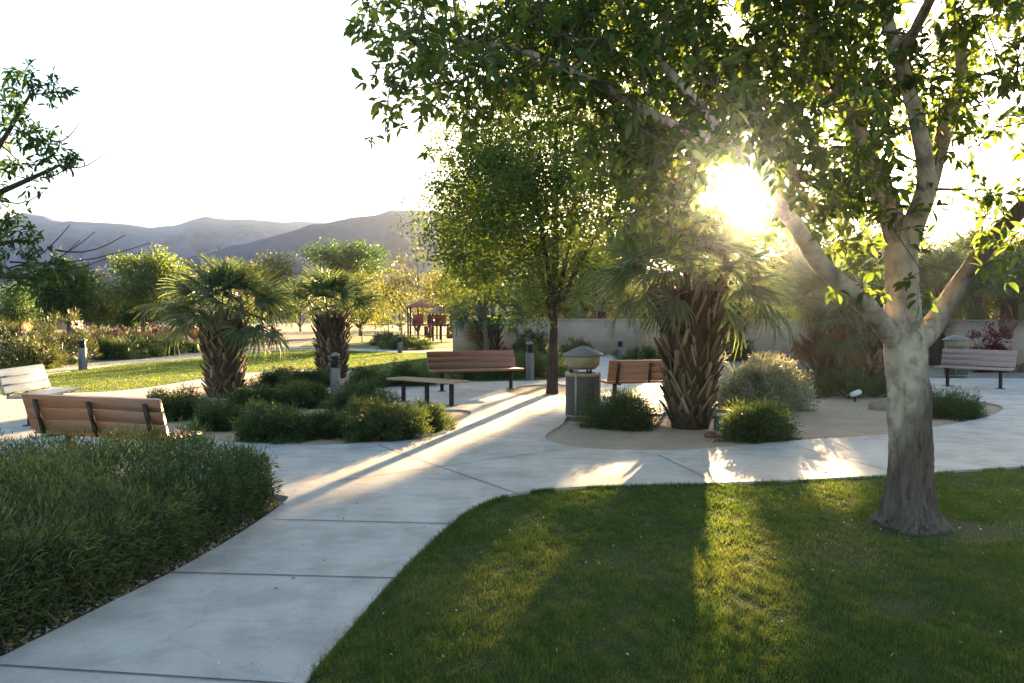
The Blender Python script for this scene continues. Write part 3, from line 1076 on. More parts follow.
LIMBS = [
    ([tp(908, 352), tp(893, 338, -.05), tp(868, 308, -.25), tp(825, 268, -.5), tp(800, 232, -.75), tp(772, 196, -.9), tp(735, 150, -.9), tp(690, 95, -.6), tp(640, 40, -.3)], .088, .024),
    ([tp(903, 250), tp(890, 212, .1), tp(868, 160, .25), tp(848, 108, .35), tp(820, 40, .4), tp(800, -30, .4), tp(790, -140, .5)], .105, .04),
    ([tp(902, 262), tp(914, 222, -.1), tp(926, 182, -.3), tp(918, 125, -.5), tp(900, 60, -.6), tp(886, 10, -.6), tp(870, -90, -.7)], .085, .03),
    ([tp(906, 250), tp(928, 190, .2), tp(945, 130, .4), tp(962, 66, .5), tp(950, 0, .6), tp(945, -110, .6)], .08, .03),
    ([tp(912, 345), tp(930, 330, .05), tp(958, 287, .15), tp(990, 243, .2), tp(1032, 198, .1), tp(1090, 140, 0), tp(1150, 60, 0)], .095, .042),
    ([tp(735, 150, -.9), tp(660, 118, -.6), tp(590, 80, -.6), tp(520, 50, -.2), tp(440, 40, .1)], .04, .015),
    ([tp(848, 108, .35), tp(760, 60, 1.0), tp(680, 40, 1.7), tp(600, 60, 2.2)], .05, .018),
    ([tp(868, 160, .25), tp(840, 90, 1.4), tp(800, 10, 2.4)], .045, .018),
    ([tp(900, 60, -.6), tp(930, 0, -1.6), tp(960, -60, -2.4)], .04, .015),
]
for pth, a, b in LIMBS:
    sk += limb(mb, pth, a, b, 12, 6, 0.035)
# crown clusters
cc = np.array([2.55, 6.75, 4.75])
cl = crown_centres(1600, cc, (4.9, 3.5, 2.7), 0.5, 14, 4)
x, y = project(cl)
KEEPOUT = [
    np.array([(-400, -900), (345, -900), (352, 60), (385, 150), (430, 110), (480, 152), (540, 128), (600, 175), (670, 205), (690, 330), (-400, 330)]),
    np.array([(690, 205), (800, 230), (1000, 250), (1200, 300), (1200, 600), (500, 600), (600, 180)]),
    np.array([(905, -30), (950, -20), (945, 40), (925, 60), (905, 25)]),
    np.array([(800, 115), (850, 115), (850, 150), (805, 150)]),
    np.array([(690, 10), (760, 0), (770, 25), (700, 40)]),
]
k = cl[:, 2] > 2.1
for po in KEEPOUT:
    k &= ~inside(np.stack([x, y], 1), po)
d0 = cl - np.array([0, 0, H])
k &= np.linalg.norm(d0, axis=1) > 3.6
cl = cl[k]
ex = np.array([P(a, b, Y + R.uniform(-.3, .3)) for a in range(600, 800, 33) for b in range(15, 215, 33) for Y in (6.0,) if not (a > 695 and b > 150)] + [P(R.uniform(680, 775), R.uniform(95, 175), R.uniform(5.0, 5.35)) for _ in range(20)] + [P(R.uniform(770, 880), R.uniform(95, 225), R.uniform(5.6, 8.5)) for _ in range(58)] + [P(R.uniform(630, 715), R.uniform(110, 232), R.uniform(5.6, 8.5)) for _ in range(60)] + [P(R.uniform(380, 640), R.uniform(0, 110), R.uniform(5.6, 8)) for _ in range(80)] + [P(a, b, Y) for a, b, Y in ((372, 20, 7.2), (365, 35, 7.3), (395, 70, 7.1), (388, 100, 7.2), (385, 132, 7.3), (400, 40, 7.0), (410, 85, 7), (420, 15, 7), (440, 100, 7.4), (445, 140, 7.3), (470, 110, 7.2), (480, 125, 7.5), (450, 60, 6.8), (500, 90, 7),
                                            (850, 262, 6.3), (862, 285, 6.2), (840, 240, 6.3), (868, 270, 6.2), (922, 272, 6.2), (905, 215, 6.2), (895, 232, 6.3), (985, 215, 6), (1000, 195, 6), (1015, 235, 6.1), (1005, 260, 6.2), (975, 190, 6.3), (1018, 180, 6.4), (800, 215, 6.0), (830, 205, 6.1), (905, 230, 6.9), (640, 180, 6.0), (610, 150, 6.2))])
cl = np.concatenate([cl, ex]) - T0
mb.build('trunk', M['bark_front'], ft, True)
mb = MB()
grow(mb, sk, cl, .03, 5, .005)
whorls(mb, cl, 4, 7, .25, .114, .046, 'crown', M['leaf_front'], ft, T0, 34)
mb.build('branches', M['bark_twig'], ft, True)

# ------------------------------------------------------------------ left tree at the frame edge
LT = np.array([-6.6, 6.6, 0.0])
lt = empty('broadleaf_tree', LT, 0, 'dark leafy branches with bare twig tips entering at the left edge of the view', 'tree')
mb = MB()


def lp(px, py, Y):
    return P(px, py, Y) - LT


sk = limb(mb, [[0, 0, -.1], [.05, 0, .8], [.1, .05, 1.6], [.15, .1, 2.6], [.1, .1, 4.2]], .17, .06)
tips = []
for pth in ([lp(-140, 300, 6.7), lp(-40, 255, 7), lp(20, 240, 7.1)], [lp(-140, 230, 6.7), lp(-30, 180, 7), lp(30, 95, 7.1)], [lp(-140, 240, 6.7), lp(-20, 200, 6.9), lp(60, 165, 7.1)],
            [lp(-140, 280, 6.7), lp(-20, 275, 7), lp(60, 280, 7.2)], [lp(-140, 120, 6.7), lp(-60, 60, 7), lp(-10, 0, 7)]):
    sk += limb(mb, pth, .045, .012, 7, 5, .02)
# bare twigs
for a, b in (((10, 262), (150, 243)), ((20, 265), (108, 258)), ((15, 270), (95, 232)), ((10, 268), (70, 225)), ((20, 282), (105, 285)), ((15, 276), (80, 240)), ((60, 165), (106, 152)), ((40, 178), (82, 150)), ((0, 200), (48, 188)), ((50, 140), (80, 122)), ((55, 250), (125, 235))):
    A, B = lp(*a, 7.1), lp(*b, 7.1 + R.uniform(-.3, .3))
    s = np.linspace(0, 1, 6)
    pa = A + (B - A) * s[:, None]
    pa[:, 2] -= np.sin(s * math.pi) * .07
    mb.tube(pa, .008 + (.003 - .008) * s, 5, cap=False)
lcl = [lp(a, b, 7.1 + R.uniform(-.35, .35)) for a, b in
       ((30, 78), (18, 90), (8, 105), (52, 85), (60, 92), (25, 72), (-5, 120), (15, 110), (0, 140), (20, 130), (35, 140), (48, 145), (40, 128), (60, 160), (70, 158), (45, 160), (20, 165), (5, 170), (30, 180), (50, 155), (-20, 160),
        (-10, 190), (10, 215), (0, 235), (25, 238), (15, 250), (35, 245), (50, 270), (30, 265), (-10, 260), (60, 262), (5, 275), (20, 285), (-20, 285), (40, 282), (-30, 220), (65, 272), (5, 222), (-5, 205))]
lcl += list(crown_centres(420, np.array([-6.9, 6.8, 4.0]) - LT, (1.75, 2.0, 1.9), .5, 8, 31))
lcl = np.array(lcl)
x, y = project(lcl + LT)
lcl = lcl[(x < 78) & ~((x > 20) & (y < 60)) & ~((x > -5) & (y < 55))]
grow(mb, sk, lcl, .02, 4, .004)
whorls(mb, lcl, 5, 9, .14, .085, .028, 'crown', M['leaf_dark'], lt, LT, 10, .3, .002)
mb.build('trunk', M['bark_mid'], lt, True)

# ------------------------------------------------------------------ middle tree and the trees behind
mt = G(552, 394)
tree('broadleaf_tree', 'dense green tree with slim dark trunk standing in the small round bed', 'tree', mt, P(556, 198, mt[1]), (3.3, 2.8, 3.5), M['leaf_mid'], M['bark_mid'], 1000, 62, .30, .095, .042,
     trunk_r=.12, seed=3, lumps=16, shell=.42)
fe = P(486, 350, 28)
tree('feathery_tree', 'pale feathery tree behind the dense tree, over the short wall pier', 'tree', [fe[0], 28, 0], P(484, 240, 28), (2.9, 2.0, 3.6), M['leaf_feather'], M['bark_far'], 420, 60, .42, .10, .028, trunk_r=.1, seed=9, lumps=10)

ROW = [  # px, top py, distance, half width m, material, label
    (575, 228, 43, 3.2, 'leaf_back', 'green backlit tree behind the wall, just right of the dense tree crown'),
    (645, 205, 41, 3.2, 'leaf_back', 'green backlit tree behind the wall, above the brown plank bench with its back turned'),
    (705, 196, 44, 3.0, 'leaf_back', 'sun-washed tree behind the wall, showing over the big palm crown'),
    (768, 205, 41, 3.0, 'leaf_back', 'sun-washed tree behind the wall, right below the sun'),
    (832, 205, 43, 3.3, 'leaf_back', 'yellow-green backlit tree behind the wall, seen under the left limb of the pale trunk'),
    (905, 215, 40, 3.2, 'leaf_dark', 'darker green tree behind the wall, right behind the fork of the pale trunk'),
    (985, 222, 42, 3.6, 'leaf_back', 'green tree behind the wall, seen beyond the right limb of the pale trunk'),
    (1075, 205, 40, 3.4, 'leaf_back', 'rightmost tree behind the wall, cut by the right edge of the view'),
]
for i, (px, py, Y, hw, lm, lab) in enumerate(ROW):
    top = P(px, py, Y)[2]
    cz = top * 0.53
    tree('broadleaf_tree', lab, 'tree', [P(px, 300, Y)[0], Y, 0], [P(px, 300, Y)[0], Y, cz], (hw * 1.4, 2.6, top * 0.6), M[lm], M['bark_far'], 330, 50, .62, .19, .10, trunk_r=.14,
         group='trees in the row behind the boundary wall', seed=40 + i, lumps=9, twigs=True, shell=.5)

FAR = [  # px, crown centre py, Y, rx, rz, material, name, label
    (348, 262, 72, 3.6, 1.75, 'leaf_dark', 'broadleaf_tree', 'round dense dark-green tree standing out against the hills'),
    (360, 300, 66, 4.0, 2.2, 'leaf_back', 'broadleaf_tree', 'sunlit yellow-green tree under the round dark-green one'),
    (418, 292, 58, 2.7, 2.9, 'leaf_gold', 'palo_verde_tree', 'golden yellow airy tree above the playground'),
    (455, 292, 52, 2.0, 2.2, 'leaf_gold', 'palo_verde_tree', 'smaller yellow-green tree beside the golden one, over the short wall pier'),
    (142, 280, 46, 2.2, 1.9, 'leaf_mid', 'broadleaf_tree', 'loose light-green tree left of the nearest fan palm'),
    (135, 312, 52, 2.4, 1.0, 'leaf_dark', 'broadleaf_tree', 'low flat-topped dark tree under the loose light-green one'),
    (68, 292, 42, 1.6, 1.7, 'leaf_dark', 'broadleaf_tree', 'narrow dark olive tree at the left of the lawn'),
    (98, 300, 48, 2.0, 1.7, 'leaf_gold', 'palo_verde_tree', 'yellowish tree between the dark olive tree and the loose light-green one'),
    (262, 292, 64, 3.0, 2.4, 'leaf_back', 'broadleaf_tree', 'olive-green tree seen between the two fan palms'),
    (200, 288, 70, 2.8, 2.2, 'leaf_feather', 'broadleaf_tree', 'pale olive tree right behind the nearest fan palm'),
    (20, 306, 75, 3.0, 2.2, 'leaf_dark', 'broadleaf_tree', 'small dark tree by the far house'),
    (300, 303, 85, 4.0, 2.6, 'leaf_feather', 'broadleaf_tree', 'grey-green far tree left of the round dark one'),
    (400, 318, 90, 5.0, 2.6, 'leaf_back', 'broadleaf_tree', 'far green tree closing the view behind the playground'),
    (240, 318, 95, 6.0, 2.4, 'leaf_dark', 'broadleaf_tree', 'far dark tree low behind the lawn'),
]
for i, (px, py, Y, rx, rz, lm, nm, lab) in enumerate(FAR):
    c0 = P(px, py, Y)
    tree(nm, lab, 'tree', [c0[0], Y, 0], c0, (rx * (1.35 if px > 200 else 1.08), rx * 1.1, rz * (1.35 if px > 200 else 1.1)), M[lm], M['bark_far'], 85 if lm == 'leaf_gold' else 230 if i == 0 else 150, 46, .5 + .1 * (rx > 2.5), .19, .10, trunk_r=.12, seed=70 + i, lumps=8, twigs=True, prune=False)


# ------------------------------------------------------------------ palms
def fan_frond(name, Lp, Lf, bend, fold, m, spread=2.0, n=34, dry=False):
    """petiole from the origin along +X, then a pleated fan with drooping tips"""
    s = np.linspace(0, 1, 7)
    px_, pz = Lp * s * np.cos(bend * s * .6), -Lp * bend * .45 * s ** 2
    pet = MB()
    pet.tube(np.stack([px_, 0 * s, pz], 1), .016 - .009 * s, 5, .6, False, rnd=.9)
    tip = np.array([px_[-1], 0, pz[-1]])
    down = math.atan2(pz[-1] - pz[-2], px_[-1] - px_[-2])
    q = np.random.default_rng(int(Lp * 1000 + Lf * 77))
    a = np.linspace(-spread, spread, n)
    v, f4, f3, rnd = [], [], [], []
    for i, t in enumerate(a):
        ln = Lf * (1 - .28 * (abs(t) / spread) ** 2) * q.uniform(.9, 1.05)
        dirv = np.array([math.cos(t * .92), math.sin(t * .92), 0.0])
        sd = np.array([-dirv[1], dirv[0], 0.0])
        ss = np.array([0.03, .4, .72, 1.0])
        wv = np.array([.004, .017, .011, .001]) * (Lf / .75)
        z = .10 * ln * abs(math.sin(t)) * fold - (ss ** 2.4) * ln * (.10 + .26 * q.random()) * (1 + bend)
        b = sum(len(k_) for k_ in v)
        pts_ = [dirv * ln * s_ * (1 - .12 * s_ ** 2) + np.array([0, 0, zz]) for s_, zz in zip(ss, z)]
        zz = .006 * (1 if i % 2 else -1)
        vv = []
        for p_, w_ in zip(pts_, wv):
            vv += [p_ - sd * w_ + [0, 0, zz], p_ + sd * w_ - [0, 0, zz]]
        v.append(np.array(vv))
        for j in range(3):
            f4.append([b + 2 * j, b + 2 * j + 1, b + 2 * j + 3, b + 2 * j + 2])
            rnd.append(np.clip(q.normal(.5, .2) + (.25 if j == 2 else 0), 0, 1))
    v = np.concatenate(v)
    rot = np.array([[math.cos(down), 0, -math.sin(down)], [0, 1, 0], [math.sin(down), 0, math.cos(down)]])
    v = v @ rot.T + tip
    pet.v.append(v)
    pet.f4.append(np.array(f4) + pet.n)
    pet.r.append(np.array(rnd))
    pet.n += len(v)
    o = pet.build(name, m)
    me = o.data
    bpy.data.objects.remove(o)
    return me


FROND = [fan_frond('frond', .75, .72, .15, 1.0, M['palm_leaf']), fan_frond('frond', .85, .78, .45, .8, M['palm_leaf']), fan_frond('frond', .80, .74, .8, .6, M['palm_leaf']), fan_frond('frond', .7, .66, 1.0, .2, M['palm_dry'])]


def palm(label, base, trunk_h, r_low, r_top, size, nfr, nboot, boot_len, seed, flare=0.35, dry=4, group='fan palms', up0=86, up1=4, name='fan_palm', cat='palm'):
    q = np.random.default_rng(seed)
    root = empty(name, base, 0, label, cat, group)
    core = MB()
    zz = np.linspace(-.08, trunk_h, 10)
    rad = np.interp(zz, [0, trunk_h * .6, trunk_h], [r_low, (r_low + r_top) / 2 * 1.05, r_top])
    core.tube(np.stack([0 * zz, 0 * zz, zz], 1), rad, 14, rnd=.05)
    for i in range(nboot):
        a = i * 2.39996 + q.normal(0, .12)
        t = (i + .5) / nboot
        z = trunk_h * (t * 1.0)
        r = np.interp(z, zz, rad) * .9
        ln = boot_len * q.uniform(.75, 1.25) * (0.8 + .5 * t)
        o = np.array([math.cos(a), math.sin(a), 0])
        tw = np.array([-o[1], o[0], 0]) * (.55 * (1 if i % 2 else -1) * q.uniform(.5, 1.2) * (1 - .45 * t))
        lean = flare * q.uniform(.6, 1.4)
        s = np.linspace(0, 1, 5)
        pth = o * r + np.outer(s, (o * lean + tw) * ln) + np.outer(s ** 1.0, [0, 0, ln]) + np.outer(s ** 2, o * .10 * ln) + [0, 0, z]
        core.tube(pth, (.046 - .020 * s) * (r_low / .27) ** .5, 5, .45, True, rnd=float(np.clip(q.normal(.5, .28), 0, 1)))
    core.build('trunk', M['boot'], root)
    for i in range(nfr + dry):
        t = i / nfr
        if i < nfr:
            el = math.radians(up0 + (up1 - up0) * t ** .85 + q.normal(0, 6))
            me = FROND[0] if t < .42 else FROND[1] if t < .82 else FROND[2]
        else:
            el = math.radians(q.uniform(-60, -38))
            me = FROND[3]
        az = i * 2.39996
        mid_ = np.array([np.asarray(base) + [math.cos(az) * math.cos(el) * size * k_, math.sin(az) * math.cos(el) * size * k_, trunk_h + math.sin(el) * size * k_ - drop] for k_, drop in ((.6, 0), (1.0, 0), (1.0, .3), (1.45, .15), (1.35, .5))])
        if not sun_keep(mid_, .05).all():
            continue
        o = bpy.data.objects.new('frond', me)
        link(o, root)
        o.rotation_euler = (q.normal(0, .6), -el, i * 2.39996 + q.normal(0, .15))
        sc = size * q.uniform(.85, 1.12)
        o.scale = (sc, sc, sc)
        rt = r_top * .6
        az = o.rotation_euler[2]
        o.location = (math.cos(az) * rt * (.3 + .7 * t), math.sin(az) * rt * (.3 + .7 * t), trunk_h - .05 + .12 * (1 - t))
    return root


palm('shaggy fan palm nearest the camera on the left, in the shrub bed beside the lawn', G(225, 397), 1.55, .33, .35, .98, 46, 170, .20, 1, .5, 3)
palm('fan palm behind the grey light post in the left shrub bed', G(332, 378), 1.6, .36, .38, .95, 42, 170, .21, 2, .5, 3)
palm('big fan palm with long splayed leaf stalks beside the litter bin', G(690, 428), 2.0, .27, .40, .95, 54, 260, .34, 3, .34, 0)
palm('fan palm behind the silvery bush, its stalks fanning out widely', G(830, 386), 1.65, .34, .42, 1.05, 38, 170, .40, 4, .4, 6)
palm('fan palm left of the pale tree trunk, with red-brown leaf bases', G(870, 392), 1.35, .34, .40, .95, 36, 170, .32, 5, .4, 4)
palm('fan palm with dark head beside the short wall pier, behind the plank bench', [P(489, 350, 33.5)[0], 33.5, 0], 1.55, .38, .42, 1.05, 40, 70, .40, 6, .4)
for i, (px, py, Y, hh, lab) in enumerate(((938, 290, 28, 2.4, 'fan palm by the wall, left of the pale right limb'), (975, 270, 32, 3.4, 'taller fan palm behind the wall, in front of the far right trees'), (1010, 300, 27, 2.2, 'fan palm behind the magenta bush, its fans catching the light'),
                                         (735, 270, 31.8, 2.2, 'fan palm with dark trunk behind the wall, below the sun'), (600, 300, 38, 1.8, 'fan palm behind the wall, left of the big palm'), (790, 300, 33, 2.0, 'fan palm behind the wall, right of the dark-trunked one'))):
    palm(lab, [P(px, 300, Y)[0], Y, 0], hh, .24, .26, 1.25, 30, 40, .3, 20 + i, .3, 5)


# ------------------------------------------------------------------ shrubs
def shrub(label, base, rx, ry, h, m, n=1500, L=.12, W=.011, tufts=40, name='shrub', cat='shrub', group=None, upv=.8, spread=.16, seed=0, bend=.3, spikes=0):
    q = np.random.default_rng(seed + 500)
    root = empty(name, base, 0, label, cat, group)
    o = unit(q.standard_normal((tufts, 3)))
    o[:, 2] = np.abs(o[:, 2])
    rr = .35 + .5 * q.random(tufts) ** .5
    lump = 1 + .22 * q.standard_normal(tufts)
    tc = o * (rr * lump)[:, None] * np.array([rx, ry, h]) * .92
    per = n // tufts
    oo = unit(R.standard_normal((tufts * per, 3)))
    c = np.repeat(tc, per, 0) + oo * (spread * R.random(tufts * per) ** .6)[:, None] * min(1, h / .5)
    c[:, 2] = np.clip(c[:, 2], .02, None)
    out = c / np.array([rx, ry, h]) * [1, 1, .6]
    d = unit(out) * .55 + oo * .35 + np.array([0, 0, upv * .7]) + R.normal(0, .38, c.shape)
    l = L * R.uniform(.6, 1.35, len(c))
    if spikes:
        kk_ = R.random(len(c)) < spikes
        l = np.where(kk_, l * 2.4, l)
    v, f4, f3 = blade_arrays(c, d, l, W * R.uniform(.7, 1.2, len(c)), bend)
    tone = np.clip(np.repeat(q.random(tufts), per) * .5 + R.normal(.25, .2, len(c)), 0, 1)
    nv, k_ = [], len(c)
    build('foliage', v, [f4, f3], m, root, np.concatenate([tone, np.clip(tone + .15, 0, 1)]))
    st = MB()
    for i in range(0, tufts, max(2, tufts // 8)):
        st.tube(np.array([tc[i] * [.2, .2, 0] - [0, 0, .03], tc[i] * [.6, .6, .55], tc[i]]), [.010, .007, .004], 4, cap=False)
    st.build('stems', M['bark_far'], root)
    return root


LS = [  # px, base py, width px, top py, label
    (168, 424, 70, 386, 'left end shrub of the left bed, below the bench glare'),
    (213, 434, 62, 398, 'round dark shrub in front of the nearest fan palm trunk'),
    (268, 445, 84, 403, 'broad dark shrub at the front of the left bed, near its middle'),
    (324, 442, 66, 410, 'low shrub between the broad dark shrub and the bushy one with pale tips'),
    (378, 446, 80, 400, 'bushy shrub with pale sunlit tips at the right front of the left bed'),
    (426, 435, 50, 403, 'rounded shrub at the right tip of the left bed, by the backless bench'),
    (248, 412, 62, 386, 'shrub right of the nearest fan palm trunk'),
    (296, 412, 70, 380, 'shrub in the middle of the left bed, left of the grey light post'),
    (358, 418, 76, 380, 'shrub at the foot of the grey light post in the left bed'),
    (276, 391, 56, 366, 'dark shrub at the back of the left bed, between the two fan palms'),
    (310, 390, 44, 370, 'small dark shrub at the foot of the second fan palm'),
    (365, 392, 44, 366, 'dark shrub just right of the second fan palm'),
    (408, 390, 56, 362, 'dark shrub behind the backless bench, at the lawn edge'),
]
for i, (px, by, wpx, ty, lab) in enumerate(LS):
    b = G(px, by - 2)
    dd = b[1]
    rx = wpx / 2 * dd / F * 1.14
    b[1] += rx * .6
    hh = max(.25, H - (ty - HZ) * (dd + rx * .5) / F)
    shrub(lab, b, rx, rx * .85, hh, M['shrub'], int(10500 * min(1.7, (rx / .45) ** 2)), .048, .009, int(90 * min(1.6, rx / .45)), group='low shrubs in the left bed', seed=i, spikes=.03, upv=.5, spread=.13)
for i, (px, by, Y_, w_, hh, lab) in enumerate(((462, 386, 21.6, 1.1, .55, 'dark low shrub behind the left half of the red-brown plank bench'), (500, 384, 21.9, 1.0, .5, 'dark low shrub behind the right half of the red-brown plank bench'),
                                              (518, 380, 22.4, .9, .7, 'dark shrub just left of the light post by the small round bed'), (546, 380, 22.6, .8, .75, 'dark shrub right of the light post by the small round bed'))):
    shrub(lab, [P(px, 350, Y_)[0], Y_, 0], w_, .6, hh, M['shrub'], 2200, .13, .014, 40, group='low shrubs behind the red-brown bench', seed=30 + i)
RS = [
    (626, 433, 88, 390, 'shrub', 'dark green shrub between the litter bin and the big palm trunk', 0),
    (764, 446, 84, 400, 'shrub', 'low dark green shrub at the path edge in front of the silvery bush', .1),
    (958, 422, 92, 386, 'shrub', 'dark green shrub at the right end of the bed, beside the pale trunk', 0),
]
for i, (px, by, wpx, ty, mm, lab, sp_) in enumerate(RS):
    b = G(px, by - 2)
    rx = wpx / 2 * b[1] / F
    b[1] += rx * .55
    hh = H - (ty - HZ) * (b[1]) / F
    shrub(lab, b, rx, rx * .85, hh, M[mm], 14000, .055, .009, 140, seed=50 + i, spikes=sp_, upv=.55)
b = G(765, 412)
shrub('silvery sunlit bush with upright pale shoots in the gravel bed', b + [0, .2, 0], 1.0, .85, 1.02, M['shrub_grey'], 15000, .07, .018, 260, upv=.35, seed=60, spikes=.012, spread=.14)
shrub('dark ground shrub at the foot of the two palms left of the pale trunk', [P(848, 380, 17)[0], 17, 0], 1.1, .6, .5, M['shrub'], 3000, .15, .014, 50, seed=61)
shrub('small dark shrub under the palm behind the silvery bush', [P(805, 380, 18.6)[0], 18.6, 0], .7, .5, .45, M['shrub'], 1800, .15, .014, 30, seed=62)
shrub('magenta flowering bush against the wall by the right bench', [P(990, 350, 24.6)[0], 24.6, 0], .85, .5, 1.42, M['bougain'], 3000, .1, .03, 60, name='flowering_shrub', cat='bush', upv=.3, seed=63)
shrub('dark bush against the wall behind the big palm', [P(735, 340, 30.5)[0], 30.5, 0], .95, .6, 1.35, M['shrub'], 3000, .13, .025, 60, upv=.3, seed=64)
shrub('dark bush against the wall, left of the dense tree trunk', [P(530, 340, 34)[0], 34, 0], 1.3, .6, 1.2, M['shrub'], 3000, .14, .03, 60, upv=.3, seed=65)
shrub('green low shrub along the wall right of the small black-topped post', [P(645, 350, 29.5)[0], 29.5, 0], 1.1, .5, .6, M['shrub'], 2400, .14, .025, 40, seed=66)
shrub('green low shrub at the wall foot left of the small black-topped post', [P(580, 350, 33.4)[0], 33.4, 0], .9, .5, .75, M['shrub'], 2000, .14, .025, 40, seed=67)
for i, (px, Y_, w_, hh, mm, lab) in enumerate(((12, 27, 2.0, 1.6, 'olive', 'big olive-green bush at the far left of the lawn'), (58, 28.5, 1.6, 2.0, 'olive', 'tall olive bush left of the slim far light post'), (28, 25.5, 1.3, .9, 'olive', 'lower yellow-green bush in front of the big olive one'),
                                              (108, 31.5, 1.2, .95, 'shrub', 'dark shrub right of the slim far light post'), (138, 33.5, 1.5, 1.15, 'shrub', 'broad dark shrub on the far side of the lawn, left of the nearest fan palm'), (160, 35, 1.0, .9, 'shrub', 'small dark shrub beside the broad one across the lawn'),
                                              (188, 37.5, 1.0, .55, 'shrub', 'low dark shrub right behind the nearest fan palm trunk'), (408, 41, 1.6, .7, 'shrub', 'clipped dark shrub by the far path below the playground'), (386, 46, .9, .8, 'shrub', 'small dark bush left of the clipped one below the playground'))):
    shrub(lab, [P(px, 350, Y_)[0], Y_, 0], w_, w_ * .7, hh, M[mm], 3200, .17, .03, 70, upv=.4, seed=80 + i, spread=.22)
for i, (px, Y_, w_, hh) in enumerate(((90, 44, 1.5, 1.2), (112, 46, 1.4, 1.1), (134, 45, 1.4, 1.0), (158, 47, 1.3, 1.2), (178, 50, 1.5, 1.3), (200, 52, 1.4, 1.2), (76, 47, 1.3, 1.2))):
    shrub('pink flowering ornamental grass clump beyond the left dark shrubs', [P(px, 340, Y_)[0], Y_, 0], w_, .9, hh, M['shrub_pink'], 1500, .22, .03, 40, name='flowering_grass_clump', cat='grass clump', group='pink grass clumps across the lawn', seed=100 + i, upv=.9)
for i, (px, Y_, s_, lab) in enumerate(((92, 41, .45, 'tan boulder in front of the pink grasses, leftmost'), (122, 41.5, .55, 'sunlit tan boulder among the pink grasses behind the broad dark shrub'), (143, 42, .4, 'small tan boulder right of the sunlit one'), (178, 45, .75, 'large pinkish boulder left of the nearest fan palm trunk'))):
    q = np.random.default_rng(i)
    mbk = MB()
    pr = [(0.01, .95), (.5, .85), (.85, .5), (1, .15), (.95, -.1)]
    mbk.lathe([(r_ * s_ * 1.1, z_ * s_) for r_, z_ in pr][::-1], seg=11)
    vv = np.concatenate(mbk.v)
    vv += q.normal(0, .09 * s_, vv.shape)
    mbk.v = [vv]
    o = mbk.build('boulder', M['rock'])
    o.location = (P(px, 340, Y_)[0], Y_, 0.05)
    tag(o, lab, 'boulder')

# ------------------------------------------------------------------ front hedge
hr = empty('hedge', (-3, 5.5, 0), 0, 'large leafy green hedge beside the concrete path in the left foreground', 'hedge')
hp = np.array([(-2.04, 7.24), (-2.19, 5.68), (-2.53, 4.0), (-2.95, 2.2), (-8.2, 2.2), (-8.2, 7.5), (-5, 7.5), (-2.75, 7.5), (-2.3, 7.42)])
nt_ = 5200
tc = scatter(hp, nt_)
rim = smooth_poly(hp[:4], 40, False)[:, :2]
tc[:1100] = rim[R.integers(0, len(rim), 1100)] + np.stack([-.03 - np.abs(R.normal(0, .12, 1100)), R.normal(0, .05, 1100)], 1)
tip_ = (tc[:, 1] > 7.0) & (tc[:, 0] > -2.6)
near = np.array([np.min(np.linalg.norm(smooth_poly(hp, 8) - t, axis=1)) for t in tc])
top = .62 + .05 * vnoise(tc, 2.2, 12) + .03 * vnoise(tc, 6, 13)
front = np.array([np.min(np.linalg.norm(rim - t, axis=1)) for t in tc])
top *= np.clip(.62 + np.where(tip_, near, front) * 1.2, .6, 1.0)
tz = top * R.uniform(.12, 1.0, nt_) ** .6
tz[:1100] = top[:1100] * R.uniform(.05, .9, 1100)
t3 = np.concatenate([tc, tz[:, None]], 1)
per = 56
oo = unit(R.standard_normal((nt_ * per, 3)))
c = np.repeat(t3, per, 0) + oo * (.11 * R.random(nt_ * per) ** .5)[:, None]
c[:, 2] = np.clip(c[:, 2], .03, None)
drp = np.repeat(np.clip(1 - front / .25, 0, 1), per)
d = oo * .5 + np.array([0, 0, .75]) + R.normal(0, .3, c.shape)
d[:, 2] -= drp * .55
d[:, 0] += drp * .25
v, f4, f3 = blade_arrays(c - np.array([-3, 5.5, 0]), d, .047 * R.uniform(.6, 1.4, len(c)), .0068 * R.uniform(.7, 1.3, len(c)), .35)
tone = np.clip(np.repeat(R.random(nt_) * .5 + .25 * (vnoise(tc, 1.5, 14) > 0), per) + R.normal(.1, .2, len(c)), 0, 1)
build('foliage', v, [f4, f3], M['hedge'], hr, np.concatenate([tone, np.clip(tone + .12, 0, 1)]))
st = MB()
for i in range(0, nt_, 9):
    a = t3[i] - np.array([-3, 5.5, 0])
    b0 = a.copy()
    b0[2] = 0.0
    b0[:2] += R.normal(0, .06, 2)
    st.tube(np.array([b0, (a + b0) / 2 + [0.01, 0, 0], a]), [.007, .006, .004], 4, cap=False)
st.build('stems', M['bark_far'], hr)


